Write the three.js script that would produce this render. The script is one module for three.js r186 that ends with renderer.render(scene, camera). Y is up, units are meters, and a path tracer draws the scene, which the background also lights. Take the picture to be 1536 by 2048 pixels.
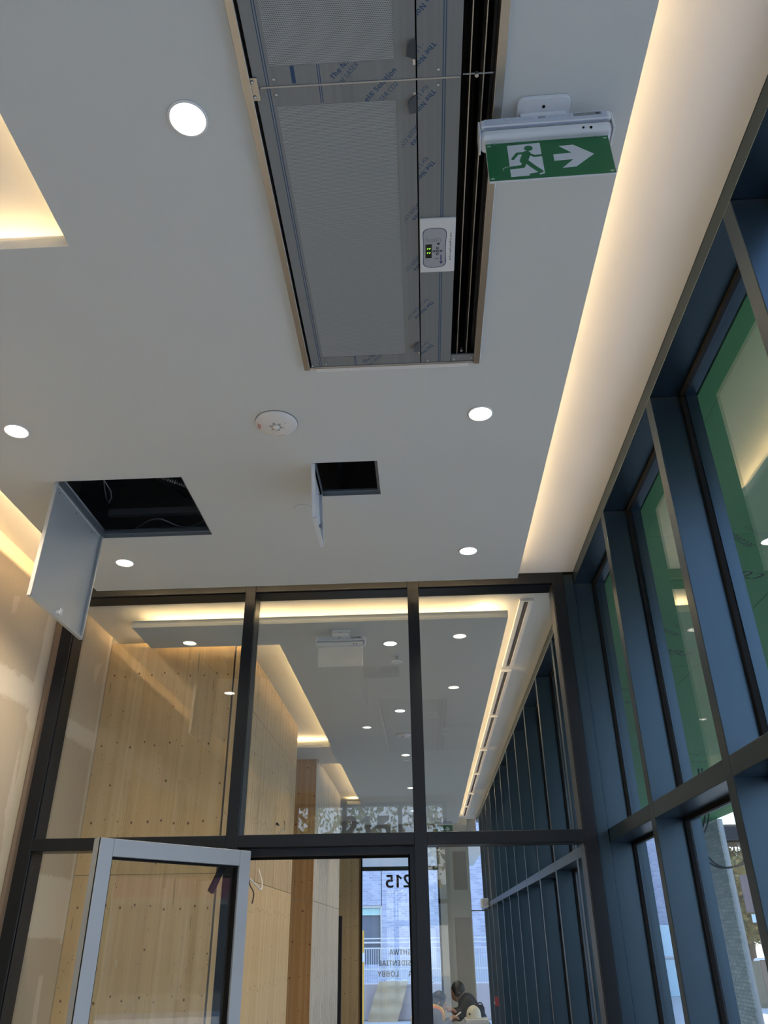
import * as THREE from 'three';
import { mergeGeometries } from 'three/addons/utils/BufferGeometryUtils.js';
import { MarchingCubes } from 'three/addons/objects/MarchingCubes.js';
import { TextGeometry } from 'three/addons/geometries/TextGeometry.js';
import { RoundedBoxGeometry } from 'three/addons/geometries/RoundedBoxGeometry.js';
import { FontLoader } from 'three/addons/loaders/FontLoader.js';
import { RectAreaLightUniformsLib } from 'three/addons/lights/RectAreaLightUniformsLib.js';

// ---------------------------------------------------------------- camera, sky, sun, exposure
const scene = new THREE.Scene();
const camera = new THREE.PerspectiveCamera(66.99, 1536 / 2048, 0.05, 300);
camera.position.set(0, 1.7, 0);
camera.rotation.set(THREE.MathUtils.degToRad(28.896), THREE.MathUtils.degToRad(2.57), THREE.MathUtils.degToRad(-0.726), 'YXZ');
const renderer = new THREE.WebGLRenderer({ antialias: true });
renderer.toneMapping = THREE.LinearToneMapping;
renderer.toneMappingExposure = 2.25;
renderer.shadowMap.enabled = true;
RectAreaLightUniformsLib.init();
const SKY = 1.5, LED = 44, LAMP = 3.2;
{ // clear air: pale at the horizon, blue overhead
  const W = 64, H = 128, d = new Float32Array(W * H * 4);
  for (let j = 0; j < H; j++) {
    const e = Math.max(0, ((j + 0.5) / H - 0.5) * 2), t = Math.pow(e, 0.55);
    const c = [0.80 + (0.22 - 0.80) * t, 0.92 + (0.44 - 0.92) * t, 1.06 + (0.92 - 1.06) * t];
    for (let i = 0; i < W; i++) { const o = (j * W + i) * 4; for (let k = 0; k < 3; k++) d[o + k] = c[k] * SKY; d[o + 3] = 1; }
  }
  const t = new THREE.DataTexture(d, W, H, THREE.RGBAFormat, THREE.FloatType);
  t.mapping = THREE.EquirectangularReflectionMapping; t.magFilter = THREE.LinearFilter; t.needsUpdate = true;
  scene.background = t;
}
const sun = new THREE.DirectionalLight(new THREE.Color().setRGB(1, 0.93, 0.82), 4.0);
sun.position.set(12, 34, -60); sun.target.position.set(0, 0, -8); sun.shadow.radius = 1;
Object.assign(sun.shadow.camera, { left: -60, right: 60, top: 60, bottom: -60, near: 1, far: 160 });
scene.add(sun, sun.target);

// ---------------------------------------------------------------- helpers
let seed = 7;
const rnd = () => { seed = (seed * 1664525 + 1013904223) >>> 0; return seed / 4294967296; };
const rr = (a, b) => a + (b - a) * rnd();
const used = {};
const numbered = (n) => { const k = used[n] = (used[n] ?? -1) + 1; return k ? n + '_' + String(k).padStart(3, '0') : n; };
function tag(o, label, category, group, kind) {
  o.userData.label = label; o.userData.category = category;
  if (group) o.userData.group = group;
  if (kind) o.userData.kind = kind;
  return o;
}
function thing(name, label, category, [x, y, z] = [0, 0, 0], group, kind) {
  const o = new THREE.Group(); o.name = numbered(name); o.position.set(x, y, z); scene.add(o);
  return tag(o, label, category, group, kind);
}
const S = 'structure';
function uvMetres(g) { // planar uv in metres from each face's direction
  if (g.index) g = g.toNonIndexed();
  const p = g.attributes.position, n = g.attributes.normal, uv = new Float32Array(p.count * 2);
  for (let i = 0; i < p.count; i++) {
    const ax = Math.abs(n.getX(i)), ay = Math.abs(n.getY(i)), az = Math.abs(n.getZ(i));
    const [u, v] = ax > ay && ax > az ? [p.getZ(i), p.getY(i)] : ay > az ? [p.getX(i), p.getZ(i)] : [p.getX(i), p.getY(i)];
    uv[i * 2] = u; uv[i * 2 + 1] = v;
  }
  return g.setAttribute('uv', new THREE.BufferAttribute(uv, 2));
}
const clean = (g) => { g = g.index ? g.toNonIndexed() : g; for (const k of Object.keys(g.attributes)) if (!['position', 'normal', 'uv'].includes(k)) g.deleteAttribute(k); return g; };
const bx = (x0, x1, y0, y1, z0, z1) => {
  const g = new THREE.BoxGeometry(Math.abs(x1 - x0), Math.abs(y1 - y0), Math.abs(z1 - z0));
  g.translate((x0 + x1) / 2, (y0 + y1) / 2, (z0 + z1) / 2); return uvMetres(g);
};
const rb = (x0, x1, y0, y1, z0, z1, r = 0.004, s = 2) => {
  const g = new RoundedBoxGeometry(Math.abs(x1 - x0), Math.abs(y1 - y0), Math.abs(z1 - z0), s, r);
  g.translate((x0 + x1) / 2, (y0 + y1) / 2, (z0 + z1) / 2); return uvMetres(clean(g));
};
const cyl = (r0, r1, h, x, y, z, n = 32, axis = 'y') => {
  const g = new THREE.CylinderGeometry(r0, r1, h, n);
  if (axis === 'x') g.rotateZ(Math.PI / 2); if (axis === 'z') g.rotateX(Math.PI / 2);
  return clean(g.translate(x, y, z));
};
const tube = (pts, r, n = 24, m = 8) => clean(new THREE.TubeGeometry(new THREE.CatmullRomCurve3(pts.map((p) => new THREE.Vector3(...p))), n, r, m, false));
const lathe = (pts, x, y, z, n = 40) => clean(new THREE.LatheGeometry(pts.map((p) => new THREE.Vector2(...p)), n).translate(x, y, z));
const poly = (pts) => { const s = new THREE.Shape(); pts.forEach(([x, v], i) => (i ? s.lineTo(x, v) : s.moveTo(x, v))); s.closePath(); return s; };
function slabGeo(pts, holes, y0, y1) { // outline in (x, -z), lying flat between y0 and y1
  const s = poly(pts); for (const h of holes) s.holes.push(poly(h));
  const g = new THREE.ExtrudeGeometry(s, { depth: y1 - y0, bevelEnabled: false });
  g.rotateX(-Math.PI / 2).translate(0, y0, 0); return clean(g);
}
const rect = (x0, x1, v0, v1) => [[x0, v0], [x1, v0], [x1, v1], [x0, v1]];
function mesh(name, geos, mat, parent) { // geometry in world metres; a child is moved into its thing's frame
  const list = Array.isArray(geos) ? geos : [geos];
  const g = list.length > 1 ? mergeGeometries(list.map(clean)) : list[0];
  const m = new THREE.Mesh(g, mat);
  if (parent) {
    m.name = name; parent.add(m);
    const o = new THREE.Vector3(); for (let q = parent; q; q = q.parent) o.add(q.position);
    g.translate(-o.x, -o.y, -o.z);
  } else { m.name = numbered(name); scene.add(m); }
  return m;
}
const lin = (r, g, b) => new THREE.Color().setRGB(r, g, b);
const mat = (c, roughness = 0.6, metalness = 0, o = {}) => new THREE.MeshPhysicalMaterial({ color: Array.isArray(c) ? lin(...c) : c, roughness, metalness, ...o });
function canvasTex(w, h, draw, opt = {}) {
  const c = document.createElement('canvas'); c.width = w; c.height = h; draw(c.getContext('2d'), w, h);
  const t = new THREE.CanvasTexture(c); t.colorSpace = opt.data ? THREE.NoColorSpace : THREE.SRGBColorSpace;
  t.wrapS = t.wrapT = opt.wrap ?? THREE.RepeatWrapping; t.magFilter = THREE.LinearFilter;
  if (opt.repeat) t.repeat.set(...opt.repeat); if (opt.offset) t.offset.set(...opt.offset);
  return t;
}
function noiseTex(n, lo, hi, blur = 0) { // tiling value noise, for fine relief
  const a = new Float32Array(n * n).map(() => rnd());
  for (let b = 0; b < blur; b++) { const c = a.slice(); for (let j = 0; j < n; j++) for (let i = 0; i < n; i++) { let s = 0; for (let y = -1; y <= 1; y++) for (let x = -1; x <= 1; x++) s += c[((j + y + n) % n) * n + (i + x + n) % n]; a[j * n + i] = s / 9; } }
  const d = new Uint8Array(n * n * 4); a.forEach((v, i) => { const q = lo + (hi - lo) * v; d[i * 4] = d[i * 4 + 1] = d[i * 4 + 2] = q; d[i * 4 + 3] = 255; });
  const t = new THREE.DataTexture(d, n, n); t.wrapS = t.wrapT = THREE.RepeatWrapping; t.magFilter = THREE.LinearFilter; t.needsUpdate = true; return t;
}
const grain = noiseTex(256, 60, 200, 1); grain.repeat.set(6, 6);

// ---------------------------------------------------------------- materials
const M = {
  ceiling: mat([0.74, 0.75, 0.75], 0.9, 0, { bumpMap: grain, bumpScale: 0.0004 }),
  panel: mat([0.635, 0.66, 0.655], 0.85, 0, { bumpMap: grain, bumpScale: 0.0003 }),
  concrete: mat([0.34, 0.34, 0.33], 0.8),
  floor: mat([0.46, 0.44, 0.40], 0.55),
  frame: mat([0.030, 0.034, 0.041], 0.34, 0.8, { specularIntensity: 0.5 }),
  navy: mat([0.044, 0.070, 0.094], 0.33, 0.85, { specularIntensity: 0.6 }),
  black: mat([0.004, 0.004, 0.0045], 0.6, 0, { specularIntensity: 0.3 }),
  doorAlu: mat([0.34, 0.38, 0.43], 0.42, 0.35),
  steel: mat([0.50, 0.52, 0.53], 0.42, 0.85),
  galv: mat([0.26, 0.29, 0.31], 0.45, 0.6),
  brushed: mat([0.55, 0.52, 0.48], 0.3, 0.95),
  white: mat([0.78, 0.79, 0.80], 0.5),
  whitePlastic: mat([0.74, 0.76, 0.80], 0.4),
  enamel: mat([0.56, 0.58, 0.59], 0.36, 0.35),
  dark: mat([0.02, 0.02, 0.022], 0.7),
  screw: mat([0.7, 0.7, 0.7], 0.3, 0.9),
  brownStrip: mat([0.20, 0.155, 0.125], 0.6),
  lens: mat([0.9, 0.9, 0.88], 0.6, 0, { emissive: lin(1, 0.93, 0.78), emissiveIntensity: 6 }),
  led: mat([0.9, 0.85, 0.7], 0.6, 0, { emissive: lin(1, 0.72, 0.38), emissiveIntensity: 3 }),
  glass: mat([0.97, 0.985, 0.98], 0.0, 0, { transmission: 1, thickness: 0, ior: 1.6 }),
  red: mat([0.35, 0.02, 0.02], 0.4),
  asphalt: mat([0.36, 0.35, 0.35], 0.9),
  paving: mat([0.38, 0.39, 0.39], 0.85),
  bark: mat([0.12, 0.085, 0.06], 0.9),
  mortar: mat([0.52, 0.55, 0.52], 0.9),
  fence: mat([0.62, 0.66, 0.68], 0.5, 0.3),
  skin: mat([0.42, 0.25, 0.18], 0.55),
  hair: mat([0.010, 0.008, 0.007], 0.5),
};

// bare gypsum board with joint compound: the seams near the storefront
const wallTex = canvasTex(1024, 1267, (g, w, h) => {
  const px = (z) => ((z + 5.46) / 3.0) * w, py = (y) => (1 - y / 3.71) * h;
  g.fillStyle = '#baad99'; g.fillRect(0, 0, w, h);
  for (let i = 0; i < 9000; i++) { g.fillStyle = `rgba(${rnd() < 0.5 ? '70,60,50' : '255,250,240'},${rr(0.01, 0.035)})`; const s = rr(1, 5); g.fillRect(rnd() * w, rnd() * h, s, s * rr(0.5, 3)); }
  const blob = (pts, a, jitter, n = 18) => { // ragged trowelled patch, laid in thin coats
    for (let k = 0; k < 5; k++) {
      g.fillStyle = `rgba(214,205,190,${a / 3})`; g.beginPath();
      pts.forEach(([z, y], i) => {
        const [z2, y2] = pts[(i + 1) % pts.length];
        for (let t = 0; t < n; t++) { const f = t / n, X = px(z + (z2 - z) * f) + rr(-1, 1) * jitter, Y = py(y + (y2 - y) * f) + rr(-1, 1) * jitter; i + t ? g.lineTo(X, Y) : g.moveTo(X, Y); }
      });
      g.closePath(); g.fill();
    }
  };
  blob([[-4.62, 3.71], [-4.43, 3.71], [-4.42, 2.84], [-4.50, 2.80], [-4.62, 2.86]], 0.85, 5, 30);
  blob([[-4.42, 3.05], [-4.42, 2.91], [-2.5, 2.88], [-2.5, 3.06]], 0.85, 7, 40);
  blob([[-4.56, 2.86], [-4.45, 2.84], [-4.44, 0], [-4.56, 0]], 0.5, 5, 30);
  blob([[-4.41, 2.73], [-4.40, 2.35], [-4.45, 2.15], [-4.45, 2.45]], 0.6, 4);
  blob([[-4.06, 3.46], [-3.99, 3.44], [-4.0, 3.34], [-4.04, 3.36]], 0.4, 3);
  blob([[-5.46, 2.99], [-4.66, 2.98], [-4.66, 2.88], [-5.46, 2.87]], 0.9, 6, 40);
  blob([[-5.34, 3.48], [-5.22, 3.42], [-5.26, 3.30]], 0.5, 5);
  blob([[-5.46, 3.71], [-5.40, 3.71], [-5.41, 1.7], [-5.46, 1.7]], 0.6, 3, 30);
  blob([[-5.46, 2.06], [-4.66, 2.06], [-4.66, 1.735], [-5.46, 1.725]], 0.8, 4, 40);
  blob([[-5.25, 1.53], [-5.20, 1.53], [-5.22, 0.9], [-5.30, 0.9]], 0.7, 3);
  blob([[-3.3, 3.71], [-3.18, 3.71], [-3.18, 0], [-3.3, 0]], 0.7, 5, 40);
}, { wrap: THREE.MirroredRepeatWrapping, repeat: [1 / 3, 1 / 3.71], offset: [5.46 / 3, 0] });
M.gypsum = mat([1, 1, 1], 0.92, 0, { map: wallTex });

// softwood plywood: rotary-cut veneer repeats its knots and plugs sideways
function plyTex(base, dark, knots, streak) {
  return canvasTex(1024, 2048, (g, w, h) => { // 0.76 m x 1.52 m
    g.fillStyle = `rgb(${base})`; g.fillRect(0, 0, w, h);
    for (let i = 0; i < 40; i++) { g.fillStyle = `rgba(${rnd() < 0.5 ? '255,240,210' : dark},${rr(0.02, 0.09)})`; g.fillRect(rnd() * w, 0, rr(10, 90), h); }
    for (let i = 0; i < 420; i++) {
      g.strokeStyle = `rgba(${dark},${rr(0.04, 0.16)})`; g.lineWidth = rr(0.8, 2.4); g.beginPath();
      let x = rnd() * w; const y0 = rnd() * h, L = rr(200, 1400); g.moveTo(x, y0);
      for (let y = 0; y < L; y += 40) { x += rr(-3, 3); g.lineTo(x, y0 + y); } g.stroke();
    }
    for (let c = 0; c < 2; c++) for (let k = 0; k < 5; k++) { // cathedral lines, twice per sheet
      g.strokeStyle = `rgba(${dark},0.65)`; g.lineWidth = 2; g.beginPath();
      for (let y = 0; y <= 900; y += 30) { const X = 300 + c * 505 + k * 13 + Math.sin(y / 190) * (34 + k * 5) + rr(-2, 2); y ? g.lineTo(X, 500 + y) : g.moveTo(X, 500 + y); } g.stroke();
    }
    for (let i = 0; i < streak; i++) { g.fillStyle = `rgba(${rnd() < 0.6 ? '60,55,50' : '235,232,225'},${rr(0.1, 0.4)})`; g.beginPath(); g.ellipse(rnd() * w, rnd() * h, rr(2, 6), rr(18, 110), rr(-0.04, 0.04), 0, 7); g.fill(); }
    for (let r = 0; r < knots; r++) {
      const y = (r + 0.5) / knots * h, n = r % 2 ? 2 : 8;
      for (let i = 0; i < n; i++) {
        const x = ((i + 0.35) / n) * w + rr(-16, 16), yy = y + rr(-26, 26), s = rr(3.5, 8);
        g.fillStyle = `rgba(${dark},0.5)`; g.beginPath(); g.ellipse(x, yy, s * 1.6, s * 2.2, rr(-0.3, 0.3), 0, 7); g.fill();
        g.fillStyle = 'rgba(42,24,14,0.85)'; g.beginPath(); g.ellipse(x, yy, s, s * 1.1, 0, 0, 7); g.fill();
      }
    }
    for (let i = 0; i < 70; i++) { g.fillStyle = 'rgba(50,30,18,0.7)'; g.beginPath(); g.ellipse(rnd() * w, rnd() * h, rr(1.5, 3), rr(2, 8), 0, 0, 7); g.fill(); }
  }, { repeat: [1 / 0.76, 1 / 1.52] });
}
const ply = (t) => mat([1, 1, 1], 0.75, 0, { map: t });
M.plyTan = ply(plyTex('207,178,132', '128,92,52', 6, 10));
M.plyGrey = ply(plyTex('192,166,126', '104,74,46', 7, 240));
M.plyOrange = ply(plyTex('206,158,102', '130,84,44', 5, 6));
M.plyPale = ply(plyTex('196,188,172', '90,80,68', 4, 420));

// ---------------------------------------------------------------- sizes read from the picture (metres)
const HC = 3.71, HS = 3.59, LIP = HS + 0.05, XW = 0.982, XL = -2.30, ZF = -4.5, ROOF = 4.6, ZB = 3.4, ZE = -16;

// ---------------------------------------------------------------- structure
const st = (name, geos, m, label, category) => tag(mesh(name, geos, m), label, category, null, S);
st('floor', bx(XL - 0.2, 1.3, -0.2, 0, -4.6, ZB + 0.2), M.floor, 'pale grey tiled floor of the vestibule', 'floor');
st('floor_lobby', bx(XL - 0.2, 1.3, -0.2, 0, ZE - 0.3, -4.602), mat([0.22, 0.165, 0.105], 0.8), 'unseen lobby floor coloured brown to bounce warm light upward', 'floor');  // floor out of view; brown chosen to throw warm bounce onto the ceiling panel
st('ground', [bx(-60, XL - 0.25, -0.35, -0.1, -70, 60), bx(1.35, 60, -0.35, -0.1, -70, 60), bx(XL - 0.25, 1.35, -0.35, -0.1, -70, ZE - 0.35), bx(XL - 0.25, 1.35, -0.35, -0.1, ZB + 0.25, 60)], M.paving, 'pale dusty pavement and road outside the building', 'ground');
st('roof', bx(XL - 0.3, 1.185, ROOF, ROOF + 0.2, ZE - 0.3, ZB + 0.3), M.concrete, 'concrete slab above the ceiling void', 'roof');
st('wall_left', [bx(XL - 0.2, XL, 0, ROOF, -5.45, ZB + 0.2)], M.gypsum, 'unpainted gypsum wall with pale joint compound seams beside the storefront', 'wall');
st('wall_back', [bx(XL, -2.02, 0, ROOF, ZB, ZB + 0.2), bx(-2.02, 1.2, 3.55, ROOF, ZB, ZB + 0.2), bx(0.34, 1.2, 0, 3.55, ZB, ZB + 0.2)], M.gypsum, 'gypsum wall around the street entrance behind the viewer', 'wall');
st('wall_left_lobby', bx(XL - 0.2, XL, 0, ROOF, ZE - 0.3, -5.46), M.concrete, 'bare wall behind the plywood boxes of the lobby', 'wall');
// bulkheads that close the void above the glazing
st('trim_1', bx(XW + 0.005, 1.18, 3.72, ROOF, ZE - 0.3, ZB), M.concrete, 'bulkhead above the tall side windows', 'trim');
st('trim_2', bx(XL, XW, HC + 0.03, ROOF, -4.66, -4.5), M.concrete, 'bulkhead above the inner storefront', 'trim');

// upper ceiling of the vestibule (the lit coves) around the dropped panel
const inset = [[-1.745, 4.08], [0.385, 4.08], [0.385, -2.88], [-0.82, -2.88], [-0.82, 1.87], [-1.745, 1.87]];
st('ceiling', slabGeo(rect(XL, XW, -ZB, 4.5), [inset], HC, HC + 0.025), M.ceiling, 'raised white cove ceiling lit warm along the dropped panel', 'ceiling');
const AC = { x0: -0.393, x1: 0.261, v0: 0.08, v1: 2.275 };
const H1 = { x0: -1.674, x1: -1.075, v0: 3.018, v1: 3.605 }, H2 = { x0: -0.457, x1: -0.16, v0: 2.94, v1: 3.242 };
const panel = thing('ceiling_panel', 'flat grey-white dropped ceiling panel of the vestibule with hatches', 'ceiling', [0, HS, 0], null, S);
mesh('board', slabGeo([[-1.965, 4.30], [0.605, 4.30], [0.605, -3.1], [-1.04, -3.1], [-1.04, 1.65], [-1.965, 1.65]],
  [rect(AC.x0 + 0.002, AC.x1 - 0.002, AC.v0, AC.v1 - 0.002), rect(H1.x0, H1.x1, H1.v0, H1.v1), rect(H2.x0, H2.x1, H2.v0, H2.v1)], HS, HS + 0.016), M.panel, panel);
mesh('edge_lip', slabGeo([[-1.965, 4.30], [0.605, 4.30], [0.605, -3.1], [-1.04, -3.1], [-1.04, 1.65], [-1.965, 1.65]], [[[-1.945, 4.28], [0.585, 4.28], [0.585, -3.08], [-1.02, -3.08], [-1.02, 1.67], [-1.945, 1.67]]], HS + 0.016, LIP), M.panel, panel);
const outset = [[-1.757, 4.092], [0.397, 4.092], [0.397, -2.892], [-0.832, -2.892], [-0.832, 1.858], [-1.757, 1.858]];
mesh('upstand', slabGeo(outset, [inset], HS + 0.016, HC), M.panel, panel);

// lobby ceilings
st('ceiling_lobby', slabGeo(rect(XL, XW, 4.66, 16), [], HC, HC + 0.025), M.ceiling, 'raised white ceiling of the lobby beyond the storefront', 'ceiling');
st('ceiling_panel_lobby', slabGeo([[-1.965, 4.945], [0.607, 4.945], [0.607, 15.6], [-1.24, 15.6], [-1.24, 13.05], [-1.01, 13.05], [-1.01, 9.75], [-1.25, 9.75], [-1.25, 9.46], [-2.28, 9.46], [-2.28, 8.817], [-1.015, 8.817], [-1.015, 5.37], [-1.965, 5.37]], [], HS, LIP), M.panel,
  'grey dropped ceiling panel running down the lobby with two lit recesses', 'ceiling');

// LED strips on top of the dropped panels, shining out into the coves
function ledStrip(p0, p1, out, where, power = 1) {
  const [ax, az] = p0, [b, bz] = p1, L = Math.hypot(b - ax, bz - az), y = LIP + 0.006;
  const cx = (ax + b) / 2 - out[0] * 0.19, cz = (az + bz) / 2 - out[1] * 0.19;
  const t = thing('led_strip', 'warm LED strip hidden on ' + where, 'light', [cx, LIP, cz], 'cove LED strips');
  const along = Math.abs(b - ax) > Math.abs(bz - az);
  mesh('tape', bx(cx - (along ? L / 2 : 0.006), cx + (along ? L / 2 : 0.006), LIP, LIP + 0.005, cz - (along ? 0.006 : L / 2), cz + (along ? 0.006 : L / 2)), M.led, t);
  if (cz > -4.6) mesh('channel', bx(cx - (along ? L / 2 : 0.008), cx + (along ? L / 2 : 0.008), HS + 0.016, LIP - 0.0005, cz - (along ? 0.008 : L / 2), cz + (along ? 0.008 : L / 2)), M.steel, t);
  const l = new THREE.RectAreaLight(lin(1, 0.66, 0.32), LED * power, L, 0.02);
  l.position.set(0, y - LIP + 0.004, 0); t.add(l); t.updateMatrixWorld(true);
  l.lookAt(cx + out[0], y + 0.2, cz + out[1]);
}
ledStrip([0.605, -4.2], [0.605, 3.0], [1, 0], 'the panel edge along the tall side windows', 0.9);
ledStrip([-1.965, -4.2], [-1.965, -1.75], [-1, 0], 'the panel edge along the gypsum wall', 2.8);
ledStrip([-1.9, -4.30], [0.5, -4.30], [0, -1], 'the panel end facing the storefront');
ledStrip([-1.9, -1.65], [-1.1, -1.65], [0, 1], 'the far edge of the vestibule recess');
ledStrip([-1.04, -1.55], [-1.04, 3.0], [-1, 0], 'the long edge of the vestibule recess');
ledStrip([-1.9, -4.945], [0.55, -4.945], [0, 1], 'the lobby panel end facing the storefront', 0.3);
ledStrip([0.607, -5.0], [0.607, -10.2], [1, 0], 'the lobby panel edge near the diffusers', 0.7);
ledStrip([0.607, -10.3], [0.607, -15.5], [1, 0], 'the lobby panel edge near the far door', 0.7);
ledStrip([-1.9, -5.37], [-1.1, -5.37], [0, -1], 'the stub of lobby panel before the plywood', 1.4);
ledStrip([-1.015, -5.45], [-1.015, -8.75], [-1, 0], 'the long edge of the first lobby recess');
ledStrip([-2.2, -8.817], [-1.1, -8.817], [0, 1], 'the far edge of the first lobby recess');
ledStrip([-1.01, -9.85], [-1.01, -12.95], [-1, 0], 'the long edge of the second lobby recess');
ledStrip([-1.22, -13.05], [-1.03, -13.05], [0, 1], 'the far edge of the second lobby recess');

// ---------------------------------------------------------------- tall side windows (curtain wall)
const pitch = 0.972;
function curtainWall(name, zs, zEnd, label) { // zs: near edges of the mullions, from the viewer away
  const t = thing(name, label, 'window', [XW, 0, zs[0]], null, S), w = 0.067, X2 = 1.112;
  const zTop = zs[0], all = [...zs];
  for (const z of zs) {
    const m = mesh('mullion', rb(XW, X2, 0, 3.64, z - w, z, 0.003, 1), M.navy, t);
    mesh('outer_cap', bx(1.13, 1.175, 0, 3.655, z - w, z), M.navy, m);
  }
  mesh('head', rb(XW, X2, 3.64, HC - 0.002, zEnd, zTop, 0.003, 1), M.navy, t);
  mesh('outer_head', bx(1.13, 1.178, 3.655, 3.72, zEnd, zTop), M.navy, t);
  for (let i = 0; i < all.length; i++) {
    const z1 = all[i] - w, z0 = i + 1 < all.length ? all[i + 1] : zEnd;
    if (z1 - z0 < 0.1) continue;
    mesh('transom', rb(XW, X2, 2.14, 2.205, z0, z1, 0.003, 1), M.navy, t);
    mesh('outer_transom', bx(1.13, 1.16, 2.135, 2.21, z0, z1), M.navy, t);
    mesh('sill', bx(XW, X2, 0, 0.08, z0, z1), M.navy, t);
    for (const [y0, y1] of [[0.08, 2.14], [2.205, 3.64]]) {
      const k = 0.018, pane = mesh('pane', bx(1.118, 1.124, y0 - 0.004, y1 + 0.004, z0 - 0.004, z1 + 0.004), M.glass, t);
      mesh('gasket', [bx(1.100, 1.117, y0, y1, z0, z0 + k), bx(1.100, 1.117, y0, y1, z1 - k, z1), bx(1.100, 1.117, y0, y0 + k, z0, z1), bx(1.100, 1.117, y1 - k, y1, z0, z1)], M.black, pane);
    }
  }
  return t;
}
const nearZ = []; for (let k = 5; k >= -2; k--) nearZ.push(-1.64 + pitch * k);
curtainWall('window_1', nearZ, -4.532, 'tall navy-framed side windows of the vestibule with green soffit behind');
const farZ = []; for (let k = 0; k < 11; k++) farZ.push(-4.557 - pitch * (k + 1));
farZ.unshift(-4.595);
curtainWall('window_3', farZ, ZE + 0.02, 'long row of dark mullions and windows down the lobby');
st('trim_5', [rb(XW, 1.112, 0, HC - 0.002, -4.594, -4.533, 0.003, 1), bx(1.114, 1.175, 0, 3.655, -4.594, -4.533)], M.navy, 'navy end post of the tall side windows at the storefront', 'trim');
// post between storefront and side windows
st('trim_3', rb(0.918, 0.980, 0, 3.70, -4.66, -4.515, 0.003, 1), M.navy, 'narrow navy corner post beside the storefront', 'trim');
st('trim_4', [rb(-2.298, -2.238, 0, HC - 0.002, -4.62, -4.54, 0.004, 1)], M.brownStrip, 'brown filler strip between gypsum wall and storefront jamb', 'trim');

// ---------------------------------------------------------------- inner storefront
{
  const t = thing('window_2', 'dark metal storefront of three tall panes over a transom', 'window', [-0.66, 0, ZF], null, S);
  const B = -4.66;
  const member = (name, x0, x1, y0, y1, vertical) => {
    const i = 0.007, [ix, iy] = vertical ? [i, 0] : [0, i];
    const m = mesh(name, rb(x0, x1, y0, y1, B, -4.527, 0.002, 1), M.frame, t);
    mesh('face_cap', rb(x0, x1, y0, y1, -4.513, ZF, 0.003, 1), M.frame, m);
    mesh('neck', bx(x0 + ix, x1 - ix, y0 + iy, y1 - iy, -4.527, -4.513), M.black, m);
  };
  const V = [[-2.236, -2.163], [-1.088, -1.023], [-0.062, 0.008], [0.845, 0.916]];
  V.forEach(([a, b], i) => member(i % 3 ? 'mullion' : 'jamb', a, b, 0, HC - 0.002, true));
  for (let i = 0; i < 3; i++) {
    const a = V[i][1], b = V[i + 1][0];
    member('head', a, b, 3.638, HC - 0.002); member('transom', a, b, 2.142, 2.205);
    const up = mesh('pane', bx(a - 0.01, b + 0.01, 2.20, 3.645, -4.598, -4.592), M.glass, t);
    if (i !== 1) { member('bottom_rail', a, b, 0.0, 0.13); mesh('pane', bx(a - 0.01, b + 0.01, 0.12, 2.147, -4.598, -4.592), M.glass, t); }
  }
  // stop of the open doorway
  mesh('door_stop', [bx(-1.022, -0.063, 2.10, 2.141, -4.63, -4.545), bx(-1.022, -0.996, 0.001, 2.10, -4.63, -4.545), bx(-0.088, -0.063, 0.001, 2.10, -4.63, -4.545)], M.frame, t);
  mesh('weather_strip', [bx(-0.995, -0.089, 2.088, 2.0995, -4.62, -4.60), bx(-0.0995, -0.0885, 0.01, 2.088, -4.62, -4.60)], M.black, t);
}
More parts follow.
